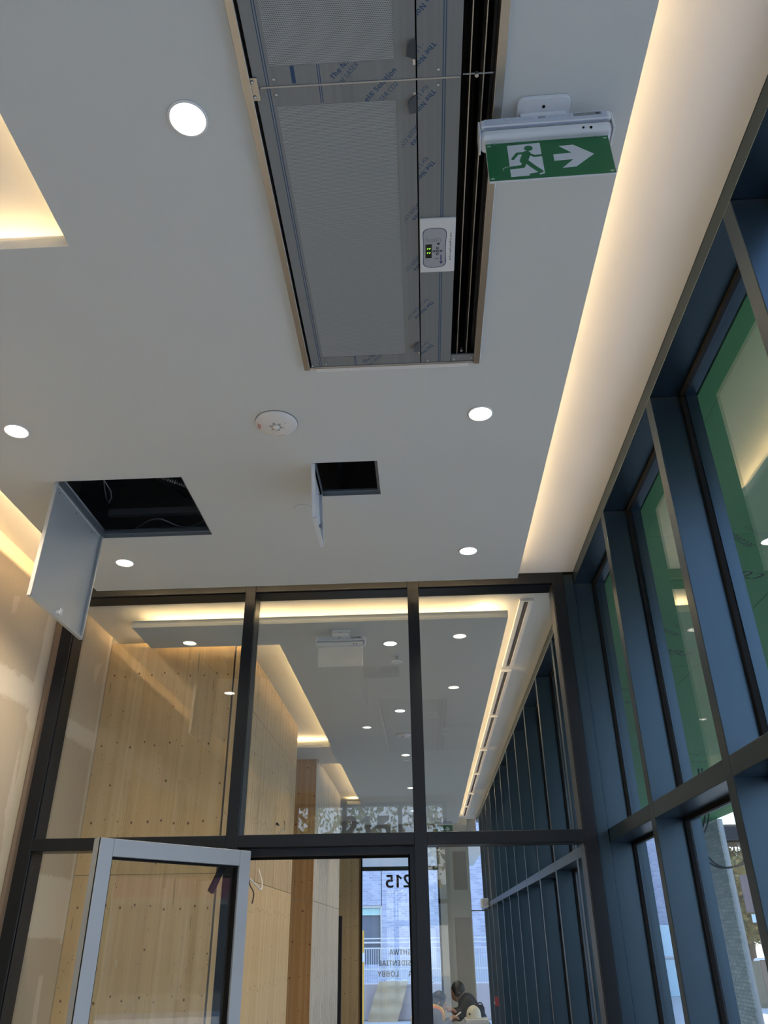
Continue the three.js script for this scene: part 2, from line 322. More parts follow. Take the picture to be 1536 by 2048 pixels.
// the open glazed door, swung into the vestibule
{
  const W = 0.905, TOP = 2.12, T = 0.056;
  const d = new THREE.Group(); d.name = 'door_1'; d.position.set(-0.955, 0, -4.47); scene.add(d);
  d.rotation.y = Math.PI + THREE.MathUtils.degToRad(53.3);
  tag(d, 'silver aluminium glazed door standing open in the vestibule', 'door', null, S);
  // local x runs from the hinge to the lock edge
  const part = (name, g, m, par = d) => { const q = new THREE.Mesh(Array.isArray(g) ? mergeGeometries(g.map(clean)) : g, m); q.name = name; par.add(q); return q; };
  part('hinge_stile', rb(0, 0.072, 0.02, TOP, -T / 2, T / 2, 0.003), M.doorAlu);
  part('lock_stile', rb(W - 0.072, W, 0.02, TOP, -T / 2, T / 2, 0.003), M.doorAlu);
  part('top_rail', rb(0.0725, W - 0.0725, TOP - 0.076, TOP, -T / 2 + 0.001, T / 2 - 0.001, 0.003), M.doorAlu);
  part('bottom_rail', rb(0.0725, W - 0.0725, 0.02, 0.27, -T / 2 + 0.001, T / 2 - 0.001, 0.003), M.doorAlu);
  const pane = part('pane', bx(0.066, W - 0.066, 0.26, TOP - 0.07, -0.003, 0.003), M.glass);
  part('gasket', [bx(0.0725, 0.082, 0.27, TOP - 0.077, -0.014, 0.014), bx(W - 0.082, W - 0.0725, 0.27, TOP - 0.077, -0.014, 0.014), bx(0.0725, W - 0.0725, TOP - 0.086, TOP - 0.0765, -0.014, 0.014)], M.black, pane);
  part('edge_seal', bx(W - 0.0005, W + 0.0015, 0.02, TOP, -T / 2 + 0.004, -T / 2 + 0.010), M.black);
  const dir = 1; // side that faces away from the viewer
  part('pull_handle', [cyl(0.014, 0.014, 0.5, W - 0.10, 1.15, dir * 0.075, 16), cyl(0.009, 0.009, 0.055, W - 0.10, 1.33, dir * 0.05, 12, 'z'), cyl(0.009, 0.009, 0.055, W - 0.10, 0.97, dir * 0.05, 12, 'z')], M.dark);
  const arm = new THREE.BoxGeometry(0.03, 0.16, 0.018); arm.rotateZ(0.5); arm.translate(0.15, TOP - 0.13, dir * 0.05);
  part('closer_arm', uvMetres(arm), M.frame);
  part('closer_body', rb(0.10, 0.36, TOP - 0.065, TOP - 0.008, dir > 0 ? T / 2 : -T / 2 - 0.045, dir > 0 ? T / 2 + 0.045 : -T / 2, 0.006), M.frame);
}

// ---------------------------------------------------------------- street entrance behind the viewer (it lights the ceiling and shows in the glass)
const font = await new FontLoader().loadAsync('fonts/droid/droid_sans_bold.typeface.json');
const textGeo = (s, size, depth = 0.003) => { const g = new TextGeometry(s, { font, size, depth, curveSegments: 5, bevelEnabled: false }); g.computeBoundingBox(); return g; };
{
  const t = thing('window_5', 'street entrance glazing with black house number behind the viewer', 'window', [-0.84, 0, ZB], null, S);
  const fr = (n, a, b, y0, y1) => mesh(n, rb(a, b, y0, y1, ZB + 0.03, ZB + 0.17, 0.003, 1), M.frame, t);
  const V = [[-2.02, -1.96], [-1.27, -1.21], [-0.41, -0.35], [0.28, 0.34]];
  V.forEach(([a, b]) => fr('mullion', a, b, 0, 3.55));
  for (let i = 0; i < 3; i++) {
    const a = V[i][1], b = V[i + 1][0];
    fr('head', a, b, 3.50, 3.55); fr('transom', a, b, 2.14, 2.205); fr('sill', a, b, 0, 0.1);
    mesh('pane', bx(a - 0.01, b + 0.01, 2.2, 3.505, ZB + 0.095, ZB + 0.101), M.glass, t);
    mesh('pane', bx(a - 0.01, b + 0.01, 0.09, 2.145, ZB + 0.095, ZB + 0.101), M.glass, t);
  }
  const g = textGeo('215', 0.34); const q = g.boundingBox; g.translate(-(q.max.x + q.min.x) / 2, 0, 0); // reads from the street
  g.translate(-0.9, 3.03, ZB + 0.102); mesh('house_number', clean(g), M.black, t);
}

// ---------------------------------------------------------------- lobby end wall with the far door
{
  const t = thing('wall_end', 'far gypsum end wall of the lobby beside the street door', 'wall', [0.6, 0, ZE], null, S);
  mesh('board', bx(0.235, 0.80, 0, HC, ZE - 0.12, ZE), mat([0.56, 0.56, 0.50], 0.9), t);
  mesh('header', bx(XL, 0.98, 3.30, ROOF, ZE - 0.2, ZE - 0.121), mat([0.50, 0.49, 0.46], 0.9), t);
  mesh('return', bx(XL, -1.25, 0, 3.30, ZE - 0.2, ZE - 0.1), M.plyTan, t);
  mesh('tape_joint', bx(0.5, 0.75, 2.48, 3.14, ZE, ZE + 0.002), mat([0.36, 0.33, 0.28], 0.9), t);
  mesh('tape_joint', bx(0.48, 0.78, 0.6, 2.03, ZE, ZE + 0.002), mat([0.40, 0.37, 0.32], 0.9), t);
  const w = thing('window_4', 'glazed street door at the far end of the lobby', 'window', [-0.5, 0, ZE], null, S);
  const fr = (n, a, b, y0, y1) => mesh(n, rb(a, b, y0, y1, ZE - 0.1, ZE - 0.02, 0.003, 1), M.frame, w);
  fr('jamb', -1.245, -1.215, 0, 3.30); fr('jamb', 0.195, 0.233, 0, 3.30); fr('head', -1.215, 0.195, 3.25, 3.30); mesh('transom', rb(-1.215, 0.195, 2.83, 2.90, ZE - 0.1, ZE - 0.02, 0.003, 1), mat([0.03, 0.05, 0.035], 0.5), w); fr('sill', -1.215, 0.195, 0, 0.06);
  mesh('pane', bx(-1.22, 0.2, 2.89, 3.26, ZE - 0.063, ZE - 0.057), M.glass, w);
  mesh('pane', bx(-1.22, 0.2, 0.05, 2.84, ZE - 0.063, ZE - 0.057), M.glass, w);
  const put = (name, s, size, xRight, y, m) => { // letters face the street, so they read backwards from here
    const g = textGeo(s, size); g.rotateY(Math.PI); g.translate(xRight, y, ZE - 0.064); mesh(name, clean(g), m, w);
  };
  put('house_number', '215', 0.22, -0.285, 2.54, M.black);
  const vinyl = mat([0.30, 0.38, 0.42], 0.5);
  put('door_lettering', 'GHTWA', 0.083, -0.315, 1.45, vinyl); put('door_lettering', 'SIDENTIAL', 0.083, -0.335, 1.28, vinyl); put('door_lettering', 'LOBBY', 0.088, -0.555, 1.11, M.white); put('door_lettering', 'A', 0.088, -0.315, 1.11, vinyl);
}

st('exterior_soffit', bx(XL, 1.15, 3.26, 3.4, -21, ZE - 0.22), M.panel, 'pale soffit over the pavement outside the far street door', 'soffit');
// ---------------------------------------------------------------- plywood boxes of the lobby
function plyWall(name, label, sheets, base) {
  const t = thing(name, label, 'wall', base, null, S);
  for (const [m, ...b] of sheets) mesh('plywood_sheet', bx(...b), m, t);
  return t;
}
const g1 = 0.003;
const pw1 = plyWall('wall_plywood', 'plywood-clad box facing the storefront beside the gypsum wall', [
  [M.plyTan, XL + 0.002, -1.366, 2.0865, 3.66, -5.474, -5.454], [M.plyTan, XL + 0.002, -1.366, 0, 2.0835, -5.474, -5.454],
  [M.plyGrey, -1.29, -1.27, 3.222, 3.62, -5.945, -5.455], [M.plyGrey, -1.29, -1.27, 3.222, 3.62, -7.97, -5.95],
  [M.plyGrey, -1.29, -1.27, 2.082, 3.218, -5.945, -5.455], [M.plyGrey, -1.29, -1.27, 2.082, 3.218, -7.97, -5.95],
  [M.plyTan, -1.29, -1.27, 0, 2.078, -5.945, -5.455], [M.plyTan, -1.29, -1.27, 0, 2.078, -7.97, -5.95],
], [-1.8, 0, -5.46]);
mesh('corner_stud_and_gap', bx(-1.352, -1.322, 0, 3.62, -5.50, -5.462), M.plyTan, pw1);
mesh('corner_stud_and_gap', bx(-1.314, -1.296, 0, 3.62, -5.50, -5.47), M.dark, pw1);  // no stud: dark strip painted in for the shaded gap at the corner
mesh('backing', [bx(XL, -1.30, 0, 3.60, -7.96, -5.505)], M.concrete, pw1);
plyWall('wall_plywood', 'orange-toned plywood box with weathered pale side further down the lobby', [
  [M.plyOrange, XL + 0.002, -1.272, 2.092, 3.60, -9.52, -9.5], [M.plyOrange, XL + 0.002, -1.272, 0, 2.088, -9.52, -9.5],
  [M.plyPale, -1.29, -1.27, 2.08, 3.62, -10.9, -9.521], [M.plyPale, -1.29, -1.27, 2.08, 3.62, -12.34, -10.904],
  [M.plyPale, -1.29, -1.27, 0, 2.076, -10.9, -9.521], [M.plyPale, -1.29, -1.27, 0, 2.076, -12.34, -10.904],
], [-1.8, 0, -9.5]);
plyWall('wall_plywood', 'brown plywood panel beside the far street door', [
  [M.plyTan, XL + 0.002, -1.25, 2.085, 3.25, -15.62, -15.6], [M.plyTan, XL + 0.002, -1.25, 0, 2.08, -15.62, -15.6],
], [-1.7, 0, -15.6]);
tag(mesh('steel_post', [bx(-1.58, -1.50, 0, 2.06, -15.2, -15.12), rb(-1.60, -1.48, 0, 0.02, -15.22, -15.1, 0.004, 1)], M.dark), 'black upright post leaning by the far plywood panel', 'post');

// ---------------------------------------------------------------- downlights
function downlight(x, z, label, group, power = LAMP) {
  const t = thing('downlight', label, 'light', [x, HS, z], group);
  mesh('trim', lathe([[0.0465, -0.004], [0.0525, -0.0035], [0.054, 0], [0.0465, 0]], x, HS, z), M.white, t);
  mesh('lens', lathe([[0.0001, -0.0035], [0.03, -0.0032], [0.0462, -0.001], [0.0462, 0.0], [0.0001, 0]], x, HS, z), M.lens, t);
  const l = new THREE.SpotLight(lin(1, 0.82, 0.58), power, 0, 1.15, 0.6); l.position.set(0, -0.012, 0); l.target.position.set(0, -1, 0); l.shadow.radius = 2; t.add(l, l.target);
}
downlight(-0.558, -1.252, 'lit round downlight closest to the long grille unit, overhead', null);
downlight(-1.661, -2.606, 'lit round downlight nearest the gypsum wall, before the large hatch', null);
downlight(0.285, -2.611, 'lit round downlight just past the end of the grille unit', null);
downlight(0.292, -3.90, 'lit round downlight near the storefront by the lit cove', null);
downlight(-1.655, -3.912, 'lit round downlight behind the large open hatch door', null);
[[-0.21, -5.406, 'first lobby downlight, beside the blank exit sign'], [-0.201, -7.314, 'second lobby downlight, before the round detector'], [-0.201, -9.333, 'third lobby downlight, past the round detector'], [-0.19, -11.6, 'fourth lobby downlight seen through the glass'], [-0.188, -13.88, 'last lobby downlight near the far door']]
  .forEach(([x, z, l]) => downlight(x, z, 'small lit ' + l, 'lobby downlights'));

// ---------------------------------------------------------------- air curtain unit with protective film
{
  const { x0, x1, v0, v1 } = AC, z1 = -v1, z0 = -v0, zj = -1.176;
  const t = thing('air_curtain', 'long stainless air curtain unit with perforated grilles and blue film print', 'air curtain', [(x0 + x1) / 2, HS, (z0 + z1) / 2]);
  // plan-view print: x across, -z down the sheet
  const Wm = 0.66, Lm = 1.2; // metres covered
  const film = canvasTex(1127, 2048, (g, w, h) => {
    const X = (x) => ((x - x0) / Wm) * w, Y = (v) => ((v - 1.09) / Lm) * h, k = w / Wm;
    g.fillStyle = '#85898b'; g.fillRect(0, 0, w, h);
    for (let i = 0; i < 60; i++) { g.fillStyle = `rgba(${rnd() < 0.5 ? '90,98,106' : '150,156,160'},${rr(0.03, 0.10)})`; g.fillRect(rnd() * w, 0, rr(2, 40), h); }
    g.fillStyle = '#264a73';
    for (const x of [-0.336, 0.1075]) { g.fillRect(X(x), 0, 0.0022 * k, h); g.fillRect(X(x + 0.006), 0, 0.0022 * k, h); }
    for (const x of [-0.204]) for (const v of [[1.09, 1.225], [2.21, 2.3]]) { g.fillRect(X(x), Y(v[0]), 0.002 * k, Y(v[1]) - Y(v[0])); g.fillRect(X(x + 0.005), Y(v[0]), 0.002 * k, Y(v[1]) - Y(v[0])); }
    g.fillRect(X(-0.27), Y(1.12), 0.01 * k, Y(1.17) - Y(1.12));
    const line = (s, x, v, deg, size, bold) => { g.save(); g.translate(X(x), Y(v)); g.rotate((deg * Math.PI) / 180); g.font = `${bold ? 'bold ' : ''}${size * k}px sans-serif`; g.fillText(s, 0, 0); g.restore(); };
    g.fillStyle = '#2b4d74';
    const pair = (x, v, deg) => { if (deg > 0) { const a = (deg * Math.PI) / 180; line('for LASER CO2', x - Math.sin(a) * 0.022, v + Math.cos(a) * 0.022, deg, 0.017, false); line('The Nova', x, v, deg, 0.019, true); return; } line('The Novacel® Solution', x, v, deg, 0.019, true); const a = (deg * Math.PI) / 180; line('for LASER CO2', x - Math.sin(a) * 0.022, v + Math.cos(a) * 0.022, deg, 0.017, false); };
    pair(-0.165, 1.168, -45); pair(-0.165, 2.258, -45); line('el® Solution', -0.085, 1.232, -45, 0.019, true); line('LASER CO2', -0.06, 1.245, -45, 0.017, false);
    g.save(); g.beginPath(); g.rect(X(0.0445), 0, X(0.107) - X(0.0445), h); g.clip(); for (const v of [1.085, 1.205, 1.41, 1.95, 2.165]) pair(0.082, v, 128); g.restore();
    for (const v of [1.35, 1.60, 1.80, 2.02]) { g.save(); g.beginPath(); g.rect(X(0.0), 0, X(0.041) - X(0.0), h); g.clip(); pair(0.075, v - 0.06, 128); g.restore(); }
  }, { wrap: THREE.RepeatWrapping });
  const mFilm = mat([1, 1, 1], 0.45, 0.08, { map: film });
  const plan = (g) => { // plan uv for the print
    const p = g.attributes.position, uv = g.attributes.uv; for (let i = 0; i < p.count; i++) uv.setXY(i, (p.getX(i) - x0) / Wm, 1 - (-p.getZ(i) - 1.09) / Lm); return g;
  };
  const y = HS - 0.004;
  // outer flanges
  mesh('side_flange', rb(x0 - 0.001, -0.373, HS - 0.016, HS + 0.06, z1, z0, 0.002, 1), M.brushed, t);
  mesh('side_flange', rb(0.2385, x1 + 0.001, HS - 0.016, HS + 0.06, z1, z0, 0.002, 1), M.brushed, t);
  mesh('end_flange', rb(-0.373, 0.2385, HS - 0.010, HS + 0.05, z1, z1 + 0.008, 0.002, 1), M.brushed, t);
  // carcass: dark sheet-metal box behind the faces
  mesh('casing', [bx(-0.372, 0.237, 3.99, 4.0, z1 + 0.01, z0), bx(-0.372, -0.366, HS + 0.03, 3.99, z1 + 0.01, z0), bx(0.23, 0.237, HS + 0.03, 3.99, z1 + 0.01, z0), bx(-0.366, 0.23, HS + 0.03, 3.99, z1 + 0.01, z1 + 0.016)], M.dark, t);
  // perforated grille sheets
  const perf = canvasTex(64, 64, (g) => { g.fillStyle = '#fff'; g.fillRect(0, 0, 64, 64); g.fillStyle = '#000'; for (const [a, b] of [[16, 16], [48, 16], [0, 48], [32, 48], [64, 48]]) { g.beginPath(); g.arc(a, b, 9.5, 0, 7); g.fill(); } }, { data: true, repeat: [1 / 0.0085, 1 / 0.0085] });
  const mPerf = mat([0.42, 0.46, 0.49], 0.4, 0.2, { alphaMap: perf, alphaTest: 0.5, side: THREE.DoubleSide });
  const sections = [[zj, z0], [z1 + 0.008, zj - 0.003]];
  for (const [za, zb] of sections) {
    const near = zb - 0.05, far = za + 0.05;
    const s = mesh('return_panel', [plan(bx(-0.366, -0.319, y, y + 0.004, za, zb)), plan(bx(-0.012, 0.0405, y, y + 0.004, za, zb)), plan(bx(-0.319, -0.012, y, y + 0.004, za, far)), plan(bx(-0.319, -0.012, y, y + 0.004, near, zb))], mFilm, t);
    mesh('perforated_grille', bx(-0.319, -0.012, y + 0.001, y + 0.0022, far, near), mPerf, s);
    mesh('filter', bx(-0.33, 0, HS + 0.06, HS + 0.07, far - 0.01, near + 0.01), M.dark, s);
    mesh('service_panel', plan(bx(0.0445, 0.154, y, y + 0.004, za + (za < -2 ? 0.0 : 0), zb)), mFilm, t);
  }
  mesh('joint_bead', [bx(-0.352, 0.152, y - 0.003, y, zj - 0.0018, zj + 0.002)], M.steel, t);
  mesh('joint_bracket', rb(-0.382, -0.356, y - 0.006, y - 0.001, zj - 0.032, zj + 0.028, 0.001, 1), M.brushed, t);
  // discharge slot with vanes
  mesh('end_plate', plan(bx(0.1565, 0.238, y - 0.001, y + 0.004, z1 + 0.009, -2.232)), mFilm, t);
  for (const x of [0.1765, 0.2105]) mesh('vane', rb(x - 0.0015, x + 0.0015, HS - 0.002, HS + 0.075, -2.231, z0, 0.0008, 1), M.brushed, t);
  mesh('vane_tie', [cyl(0.002, 0.002, 0.076, 0.197, HS + 0.004, zj + 0.0, 10, 'x')], M.steel, t);
  for (const [yb, zb] of [[HS, zj], [HS + 0.01, -2.222]]) mesh('bolt', cyl(0.005, 0.005, 0.012, 0.193, yb, zb, 12), M.screw, t);
  const screws = [[-0.369, -1.157], [-0.315, -1.157], [-0.369, -1.197], [-0.315, -1.197], [0.0965, -1.155], [0.0965, -1.195], [-0.362, -2.252], [-0.312, -2.254], [0.068, -2.257], [0.166, -2.257], [0.230, -2.252]];
  for (const [x, z] of screws) mesh('screw', lathe([[0.0001, -0.003], [0.003, -0.0025], [0.0045, 0], [0.0001, 0]], x, y - (x < -0.36 ? 0.008 : 0.0005), z, 16), M.screw, t);
  // peeled corners of the film
  for (const [v, s] of [[1.128, -1], [1.215, 1], [2.205, -1]]) {
    const g = new THREE.BufferGeometry(), z = -v;
    const P = [[0.0415, z, 0], [0.0415, z - 0.052 * s, 0], [0.022, z - 0.046 * s, 0.012], [0.018, z - 0.018 * s, 0.014]].map(([a, b, c]) => [a, y - 0.001 - c, b]);
    const tri = [[0, 1, 2], [0, 2, 3]], pos = []; for (const q of tri) for (const i of q) pos.push(...P[i]);
    for (const q of tri) for (const i of [...q].reverse()) pos.push(P[i][0], P[i][1] + 0.0004, P[i][2]);
    g.setAttribute('position', new THREE.Float32BufferAttribute(pos, 3)); g.computeVertexNormals(); g.setAttribute('uv', new THREE.Float32BufferAttribute(new Float32Array(pos.length / 3 * 2), 2));
    mesh('peeled_film', g, mat([0.05, 0.05, 0.05], 0.5), t);
    mesh('bare_corner', bx(0.034, 0.0405, y - 0.0008, y - 0.0002, z - 0.012, z + 0.003), M.screw, t);
  }
  // white plastered edge under the end flange
  const tp = []; for (let i = 0; i < 14; i++) { const a = -0.352 + i * 0.041; tp.push(bx(a, a + 0.0405, HS - 0.003, HS - 0.0002, -2.302 - rr(-0.003, 0.002), -2.2755)); }
  tag(mesh('plaster_tape', tp, M.white), 'white tape strip stuck to the ceiling along the unit end', 'tape');
  // control panel
  const c = thing('control_panel', 'white control panel with oval keypad and green display on the air curtain', 'control panel', [0.1, y, -1.715]);
  const ctl = canvasTex(512, 1024, (g, w, h) => {
    const X = (x) => ((x - 0.0455) / 0.1085) * w, Y = (v) => ((v - 1.604) / 0.212) * h;
    g.fillStyle = '#dfe2e4'; g.fillRect(0, 0, w, h);
    const path = (o) => { g.beginPath(); const l = X(0.054) + o, r = X(0.1275) - o, tY = Y(1.638) + o, b = Y(1.796) - o, m = (l + r) / 2, q = 18; g.moveTo(m, tY); g.bezierCurveTo(r, tY, r, tY + 60, r, tY + 150); g.quadraticCurveTo(r - q, (tY + b) / 2, r, b - 150); g.bezierCurveTo(r, b - 60, r, b, m, b); g.bezierCurveTo(l, b, l, b - 60, l, b - 150); g.quadraticCurveTo(l + q, (tY + b) / 2, l, tY + 150); g.bezierCurveTo(l, tY + 60, l, tY, m, tY); g.closePath(); };
    g.fillStyle = '#1a2050'; path(0); g.fill(); g.fillStyle = '#a9adb5'; path(9); g.fill();
    g.fillStyle = '#3c3f45'; for (let i = 0; i < 8; i++) { const L = [88, 62, 58, 60, 62, 70, 78, 46][i], x = X(0.0635 + i * 0.0063); for (let s = 0; s < L; s += 9) g.fillRect(x, Y(1.692) - s - 7, 8, rr(4, 8)); }
    g.fillStyle = '#1c2412'; g.fillRect(X(0.0625), Y(1.701), X(0.082) - X(0.0625), Y(1.756) - Y(1.701));
    const btn = (x, v, r) => { g.fillStyle = '#14171d'; g.beginPath(); g.arc(X(x), Y(v), r, 0, 7); g.fill(); };
    g.fillStyle = '#8d9099'; g.beginPath(); g.arc(X(0.1), Y(1.729), 44, 0, 7); g.fill();
    btn(0.1025, 1.7, 20); for (const [x, v] of [[0.0995, 1.7165], [0.0885, 1.729], [0.1115, 1.729], [0.0995, 1.741], [0.0995, 1.729]]) { btn(x, v, 20); g.fillStyle = '#e8e8e8'; g.beginPath(); g.arc(X(x), Y(v), 7, 0, 7); g.fill(); }
    g.fillStyle = '#6b3b3b'; g.fillRect(X(0.09), Y(1.757), 40, 10); g.fillRect(X(0.098), Y(1.757), 22, 14);
    g.fillStyle = '#34386e'; g.fillRect(X(0.109), Y(1.744), 18, 110); g.beginPath(); g.moveTo(X(0.106), Y(1.77)); g.lineTo(X(0.117), Y(1.77)); g.lineTo(X(0.1115), Y(1.783)); g.fill();
    g.save(); g.translate(X(0.1395), Y(1.66)); g.rotate(Math.PI / 2); g.fillStyle = '#4a4a46'; g.font = 'bold 32px sans-serif'; for (let i = 0; i < 24; i++) g.fillRect(i * 22, rr(-16, -6), rr(8, 16), rr(14, 24)); g.restore();
  }, { wrap: THREE.ClampToEdgeWrapping });
  const pl = rb(0.0455, 0.154, y - 0.007, y - 0.0005, -1.816, -1.604, 0.002, 1);
  const pp = pl.attributes.position, pu = pl.attributes.uv; for (let i = 0; i < pp.count; i++) pu.setXY(i, (pp.getX(i) - 0.0455) / 0.1085, 1 - (-pp.getZ(i) - 1.604) / 0.212);
  mesh('faceplate', pl, mat([1, 1, 1], 0.5, 0, { map: ctl }), c);
  const seg = mat([0.05, 0.12, 0.02], 0.4, 0, { emissive: lin(0.35, 0.9, 0.08), emissiveIntensity: 0.9 });
  for (const [a, b] of [[0.0675, 1.7165], [0.074, 1.7165], [0.0675, 1.733], [0.074, 1.733]]) mesh('display_digit', [bx(a, a + 0.0045, y - 0.0076, y - 0.0071, -b - 0.0012, -b), bx(a, a + 0.0012, y - 0.0076, y - 0.0071, -b - 0.005, -b - 0.0012)], seg, c);
}

// ---------------------------------------------------------------- access hatches
function hatch(h, label, depth, width) {
  const t = thing('access_hatch', label, 'hatch', [h.x0, HS, -(h.v0 + h.v1) / 2]);
  const { x0, x1, v0, v1 } = h, a = -v1, b = -v0, f = 0.014;
  mesh('frame', [bx(x0 + 0.012, x0 + 0.014, HS + 0.002, HS + 0.035, a, b), bx(x1 - 0.0015, x1, HS, HS + 0.035, a, b), bx(x0, x1, HS, HS + 0.035, a, a + 0.0015), bx(x0, x1, HS, HS + 0.035, b - 0.0015, b), bx(x1 - f, x1 - 0.0016, HS + 0.018, HS + 0.0195, a, b), bx(x0 + 0.014, x1 - f, HS + 0.018, HS + 0.0195, a + 0.002, a + f), bx(x0 + 0.014, x1 - f, HS + 0.018, HS + 0.0195, b - f, b - 0.002)], M.galv, t);
  // leaf hangs from the hinge edge: a shallow steel tray
  const leaf = new THREE.Group(); leaf.name = 'leaf'; leaf.position.set(0.008, 0.006, 0); leaf.rotation.z = h.tilt; t.add(leaf);
  const L = depth, hw = width / 2, add = (n, g, m) => { const q = new THREE.Mesh(Array.isArray(g) ? mergeGeometries(g.map(clean)) : g, m); q.name = n; leaf.add(q); };
  const lm = h === H1 ? M.enamel : M.whitePlastic;
  add('sheet', bx(-0.012, -0.010, -L, 0, -hw, hw), lm);
  add('flange', [bx(-0.010, 0.004, -L, 0, -hw, -hw + 0.0015), bx(-0.010, 0.004, -L, 0, hw - 0.0015, hw), bx(-0.010, 0.004, -L, -L + 0.0015, -hw, hw), bx(0.0035, 0.005, -L, 0, -hw, -hw + 0.012), bx(0.0035, 0.005, -L, 0, hw - 0.012, hw), bx(0.0035, 0.005, -L, -L + 0.012, -hw, hw)], lm);
  add('latch', [cyl(0.008, 0.008, 0.022, 0.001, -L + 0.035, 0, 16, 'x'), bx(0.010, 0.013, -L + 0.02, -L + 0.05, -0.012, 0.012)], h === H1 ? M.white : M.galv);
  for (const z of [-hw * 0.6, hw * 0.1, hw * 0.8]) add('screw', cyl(0.003, 0.003, 0.002, -0.009, -0.03, z, 10, 'x'), M.black);
}
H1.tilt = -0.02; H2.tilt = 0.055;
hatch(H1, 'large square ceiling hatch with its steel door hanging open', 0.575, 0.575);
hatch(H2, 'small square ceiling hatch with narrow white door hanging open', 0.285, 0.29);
// what shows in the void
const chan = (x0, x1, y, z) => [bx(x0, x1, y, y + 0.04, z - 0.002, z), bx(x0, x1, y, y + 0.002, z - 0.03, z - 0.002), bx(x0, x1, y + 0.038, y + 0.04, z - 0.03, z - 0.002)];
tag(mesh('ceiling_channel', chan(-1.72, 0.3, 3.80, -3.73), M.steel), 'galvanised ceiling channel crossing inside the large hatch', 'channel');
tag(mesh('ceiling_channel', chan(-1.72, 0.3, 3.63, -3.66), M.galv), 'galvanised ceiling channel along the far rim of the large hatch', 'channel');
tag(mesh('ceiling_channel', [bx(-0.40, -0.398, 3.88, 3.92, -4.0, -3.0), bx(-0.398, -0.37, 3.88, 3.882, -4.0, -3.0)], M.galv), 'thin channel seen inside the small hatch', 'channel');
tag(mesh('flexible_conduit', (() => { const l = []; for (let i = 0; i < 40; i++) { const f = i / 39; l.push(lathe([[0.009, -0.005], [0.012, -0.001], [0.012, 0.001], [0.009, 0.005]], 0, 0, 0, 12).rotateZ(Math.PI / 2).rotateY(0.6).translate(-1.52 + 0.42 * f, 3.97 - 0.05 * f * f, -3.52 - 0.32 * f)); } l.push(cyl(0.003, 0.003, 0.68, -1.10, 4.26, -3.84, 8)); return l; })(), M.screw), 'ribbed steel conduit looping inside the large hatch', 'conduit');
tag(mesh('cable', tube([[-1.74, 4.6, -3.25], [-1.70, 3.95, -3.45], [-1.66, 3.86, -3.6], [-1.70, 3.84, -3.66], [-1.72, 3.95, -3.6], [-1.71, 4.3, -3.4], [-1.71, 4.6, -3.36]], 0.004, 40), M.steel), 'thin grey cable curling at the hinge side of the large hatch', 'cable');
tag(mesh('cable', tube([[-1.70, 3.74, -3.95], [-1.62, 3.78, -3.88], [-1.48, 3.83, -3.84], [-1.33, 3.80, -3.90], [-1.2, 3.9, -3.95], [-1.1, 4.25, -3.98], [-1.1, 4.6, -3.98]], 0.004, 40), M.screw), 'pale cable sagging across the far side of the large hatch', 'cable');
tag(mesh('vent_duct', tube([[-1.60, 4.15, -3.5], [-1.48, 4.12, -3.8], [-1.38, 4.12, -4.02]], 0.05, 30, 14), M.galv), 'round duct passing above the large hatch', 'duct');

// ---------------------------------------------------------------- fire speaker, sprinkler covers, detectors
const fireTex = canvasTex(512, 512, (g, w) => {
  const c = w / 2; g.fillStyle = '#e2dfdd'; g.fillRect(0, 0, w, w);
  g.fillStyle = '#2a2a2c';
  for (let k = 0; k < 6; k++) for (let i = 0; i < 3; i++) { g.save(); g.translate(c, c); g.rotate((k * Math.PI) / 3 + 0.3); g.fillRect(48 + i * 15, -26 + i * 8, 7, 46 - i * 14); g.restore(); }
  g.beginPath(); g.arc(c + 120, c - 62, 6, 0, 7); g.fill();
  g.fillStyle = '#b5312c'; g.font = 'bold 54px sans-serif'; g.textAlign = 'center';
  g.save(); g.translate(c - 196, c + 6); g.rotate(-Math.PI / 2 + 0.15); g.fillText('FIRE', 0, 12); g.restore();
  g.save(); g.translate(c + 30, c + 206); g.rotate(-0.1); g.font = 'bold 40px sans-serif'; g.fillText('FIRE', 0, 14); g.restore();
}, { wrap: THREE.ClampToEdgeWrapping });
function fireSpeaker(x, z, r, label) {
  const t = thing('fire_speaker', label, 'alarm', [x, HS, z]);
  const g = lathe([[0.0001, -0.022 * r / 0.09], [r * 0.45, -0.021 * r / 0.09], [r * 0.75, -0.017 * r / 0.09], [r * 0.96, -0.009 * r / 0.09], [r, 0], [0.0001, 0]], x, HS, z, 48);
  const p = g.attributes.position; for (let i = 0; i < p.count; i++) g.attributes.uv.setXY(i, (p.getX(i) - x) / (2 * r) + 0.5, (p.getZ(i) - z) / (2 * r) + 0.5);
  mesh('cover', g, mat([1, 1, 1], 0.35, 0, { map: fireTex }), t);
  mesh('strobe_lens', lathe([[0.0001, -0.034], [0.008, -0.032], [0.014, -0.026], [0.016, -0.02], [0.0001, -0.02]], x, HS, z, 24), mat([0.75, 0.74, 0.68], 0.15, 0, { clearcoat: 1 }), t);
}
fireSpeaker(-0.562, -2.62, 0.089, 'round white fire alarm speaker with red lettering on the ceiling');
fireSpeaker(-0.199, -8.306, 0.085, 'round white detector on the lobby ceiling beyond the glass');
tag(mesh('sprinkler_cover', [lathe([[0.0001, -0.004], [0.042, -0.004], [0.044, -0.002], [0.044, -0.001], [0.0001, -0.001]], -0.555, HS, -3.355), lathe([[0.0001, -0.001], [0.04, -0.001], [0.04, 0], [0.0001, 0]], -0.555, HS, -3.355)], M.panel), 'flat round sprinkler cover plate beside the small hatch', 'sprinkler');
const hang = thing('sprinkler', 'sprinkler with its cover plate hanging below the lobby ceiling', 'sprinkler', [-0.172, HS, -5.69]);
